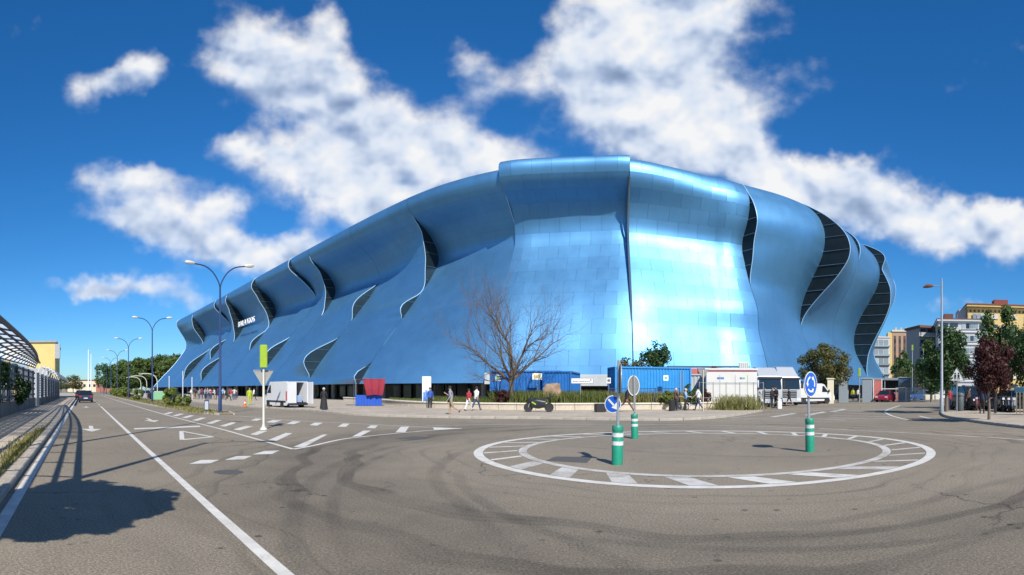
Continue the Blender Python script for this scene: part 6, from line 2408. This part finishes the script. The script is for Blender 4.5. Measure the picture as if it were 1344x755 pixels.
# dog between the chatting pair and the young man
def dog(label, loc, rz):
    root = thing('dog', label, 'dog', loc, rz)
    V = [(0, 0, .46), (.18, 0, .47), (.36, 0, .48), (.50, 0, .60), (.60, 0, .68), (.74, 0, .65), (-.22, 0, .46), (-.42, 0, .58)]
    E = [(0, 1), (1, 2), (2, 3), (3, 4), (4, 5), (0, 6), (6, 7)]
    RR = [.105, .12, .125, .075, .085, .04, .11, .018]
    for sgn in (-1, 1):
        o = len(V)
        V += [(.34, sgn * .08, .36), (.33, sgn * .085, .20), (.35, sgn * .085, .03)]
        E += [(2, o), (o, o + 1), (o + 1, o + 2)]
        RR += [.06, .035, .03]
        o = len(V)
        V += [(-.20, sgn * .09, .36), (-.16, sgn * .09, .26), (-.28, sgn * .09, .15), (-.25, sgn * .09, .03)]
        E += [(6, o), (o, o + 1), (o + 1, o + 2), (o + 2, o + 3)]
        RR += [.075, .045, .03, .03]
        o = len(V)
        V += [(.57, sgn * .06, .77)]
        E += [(4, o)]
        RR += [.025]
    me = bpy.data.meshes.new('dog')
    me.from_pydata(V, E, [])
    ob = bpy.data.objects.new('dog_tmp', me)
    COL.objects.link(ob)
    ob.modifiers.new('skin', 'SKIN')
    for i, s_ in enumerate(me.skin_vertices[0].data):
        s_.radius = (RR[i], RR[i])
        s_.use_root = i == 0
    ob.modifiers.new('sub', 'SUBSURF').levels = 1
    out = bpy.data.meshes.new_from_object(ob.evaluated_get(bpy.context.evaluated_depsgraph_get()))
    bpy.data.objects.remove(ob)
    out.materials.append(MATS['cloth_white'])
    out.materials.append(MATS['cloth_black'])
    for p in out.polygons:
        p.use_smooth = True
        p.material_index = 1 if (p.center.z > .48 and -.1 < p.center.x < .3) or p.center.x > .66 or p.center.x < -.25 else 0
    link('body', out, root)


dog('black and white dog standing between the chatting people by the wall', pl(908, 540.6), look(908, 80))

# =================================================================== SMALL STREET DETAILS
root = thing('green_skip', 'green rounded waste container beyond the hedge shrubs on the plaza', 'waste container', at(208, 77, 0), -bear(208))
MB().side([(-.85, .15), (-.95, .9), (-.6, 1.3), (.6, 1.3), (.95, .9), (.85, .15)], -.6, .6, 0, .06).build('container_body', 'poster_green', root, True)
MB().bbox((0, 0, 1.32), (1.3, 1.0, .08), .03).build('lid', 'container_grey', root)
for x in (-.6, .6):
    MB().lathe([(.1, -.05), (.1, .05)], 10, (x, -.5, .1), axis='y').build('caster', 'rubber', root)
root = thing('control_box', 'small blue grey control box at the foot of the nearest blue lamp post', 'control box', st(35.6, 8.2, .12), R(30))
MB().bbox((0, 0, .4), (.32, .25, .8), .02).build('casing', 'lamp_blue', root)
MB().box((0, -.13, .45), (.24, .02, .55)).build('door', 'container_grey', root)
root = thing('traffic_cone', 'orange traffic cone standing near the lone hi-vis worker', 'traffic cone', pl(321.5, 535.5, .1), 0)
MB().lathe([(.15, .03), (.11, .25), (.05, .6), (.03, .7)], 14).build('cone', 'cloth_orange', root, True)
MB().bbox((0, 0, .02), (.4, .4, .04), .01).build('base', 'cloth_orange', root)
MB().lathe([(.105, .30), (.08, .43)], 14).build('reflective_band', 'reflector', root, True)
for i, (px, d, h) in enumerate(((222, 82, 3.4), (240, 84, 4.2), (252, 80, 3.2))):
    root = thing('banner_pole', 'thin white banner pole standing before the far stadium skirt', 'pole', at(px, d, .1), 0, 'banner poles before the stadium')
    MB().lathe([(.12, 0), (.05, .06), (.045, h)], 8).build('shaft', 'white_paint', root, True)
    MB().lathe([(.07, h), (.07, h + .1)], 8).build('finial', 'white_paint', root)
ra = [(800, 41.6), (830, 41.8), (860, 41.9), (892, 42.2)]
for i in range(3):
    grille_fence('dark low railing panel in the planter before the light blue container', at(*ra[i], .5), at(*ra[i + 1], .5), 1.25, 'fence_navy', 'planter railing panels')
shrub('rust_shrub', 'reddish brown shrub in the planter beside the bare tree trunk', at(657, 41.6, .5), .65, 1.1, 91, 'leaf_plum', None, 1800, .07)
shrub('planter_shrub', 'leafy green shrub rising behind the chatting group at the wall', at(906, 41.0, .5), .5, 1.5, 92, 'leaf_green', None, 1500, .07)
shrub('planter_shrub', 'rust coloured dry shrub beside the white cabin corner', at(926, 43.6, .3), .45, 1.5, 93, 'leaf_plum', None, 1200, .07)
shrub('planter_shrub', 'small bushy green shrub before the light blue container', at(874, 41.3, .5), .6, 1.0, 94, 'leaf_hedge', None, 1500, .07)
# drain cover and manhole on the road
for px, py, r_ in ((300, 620, .3),):
    c = gp(px, py)
    m = MB().lathe([(r_, .0015), (r_, .0035)], 24)
    m.build('manhole_cover', 'patch', ROAD, False, loc=(c.x, c.y, 0))

# more people by the eastern entrance and pavement
for px, py, yaw, pose, t_, b_, lab in ((1108, 526.6, 40, 'stand', 'black', 'jeans', 'person in black top and jeans beside the dark grey cabin'),
        (1112.5, 526.4, -60, 'front', 'orange', 'black', 'person in orange top beside the dark grey cabin'),
        (1058, 529.5, 120, 'walk', 'grey', 'black', 'person in grey top walking past the white panel van'),
        (1078, 528.6, -90, 'stand', 'brown', 'jeans', 'person in brown jacket between panel van and cream pillar'),
        (995, 535.5, 30, 'front', 'grey', 'navy', 'person in grey jacket at the wire fence end'),
        (1313, 541, 80, 'front', 'white', 'jeans', 'person in white top leaning by the black scooter'),
        (1333, 538.5, -50, 'stand', 'red', 'black', 'person in red jacket by the silver scooter'),
        (1255, 538.8, 130, 'walk', 'grey', 'jeans', 'person in grey top and jeans passing behind the warning sign pole'),
        (1264, 538, -120, 'stand', 'lightblue', 'navy', 'person in light blue top passing the off-road car')):
    person(lab, pl(px, py), look(px, yaw), pose, t_, b_, 1.7)
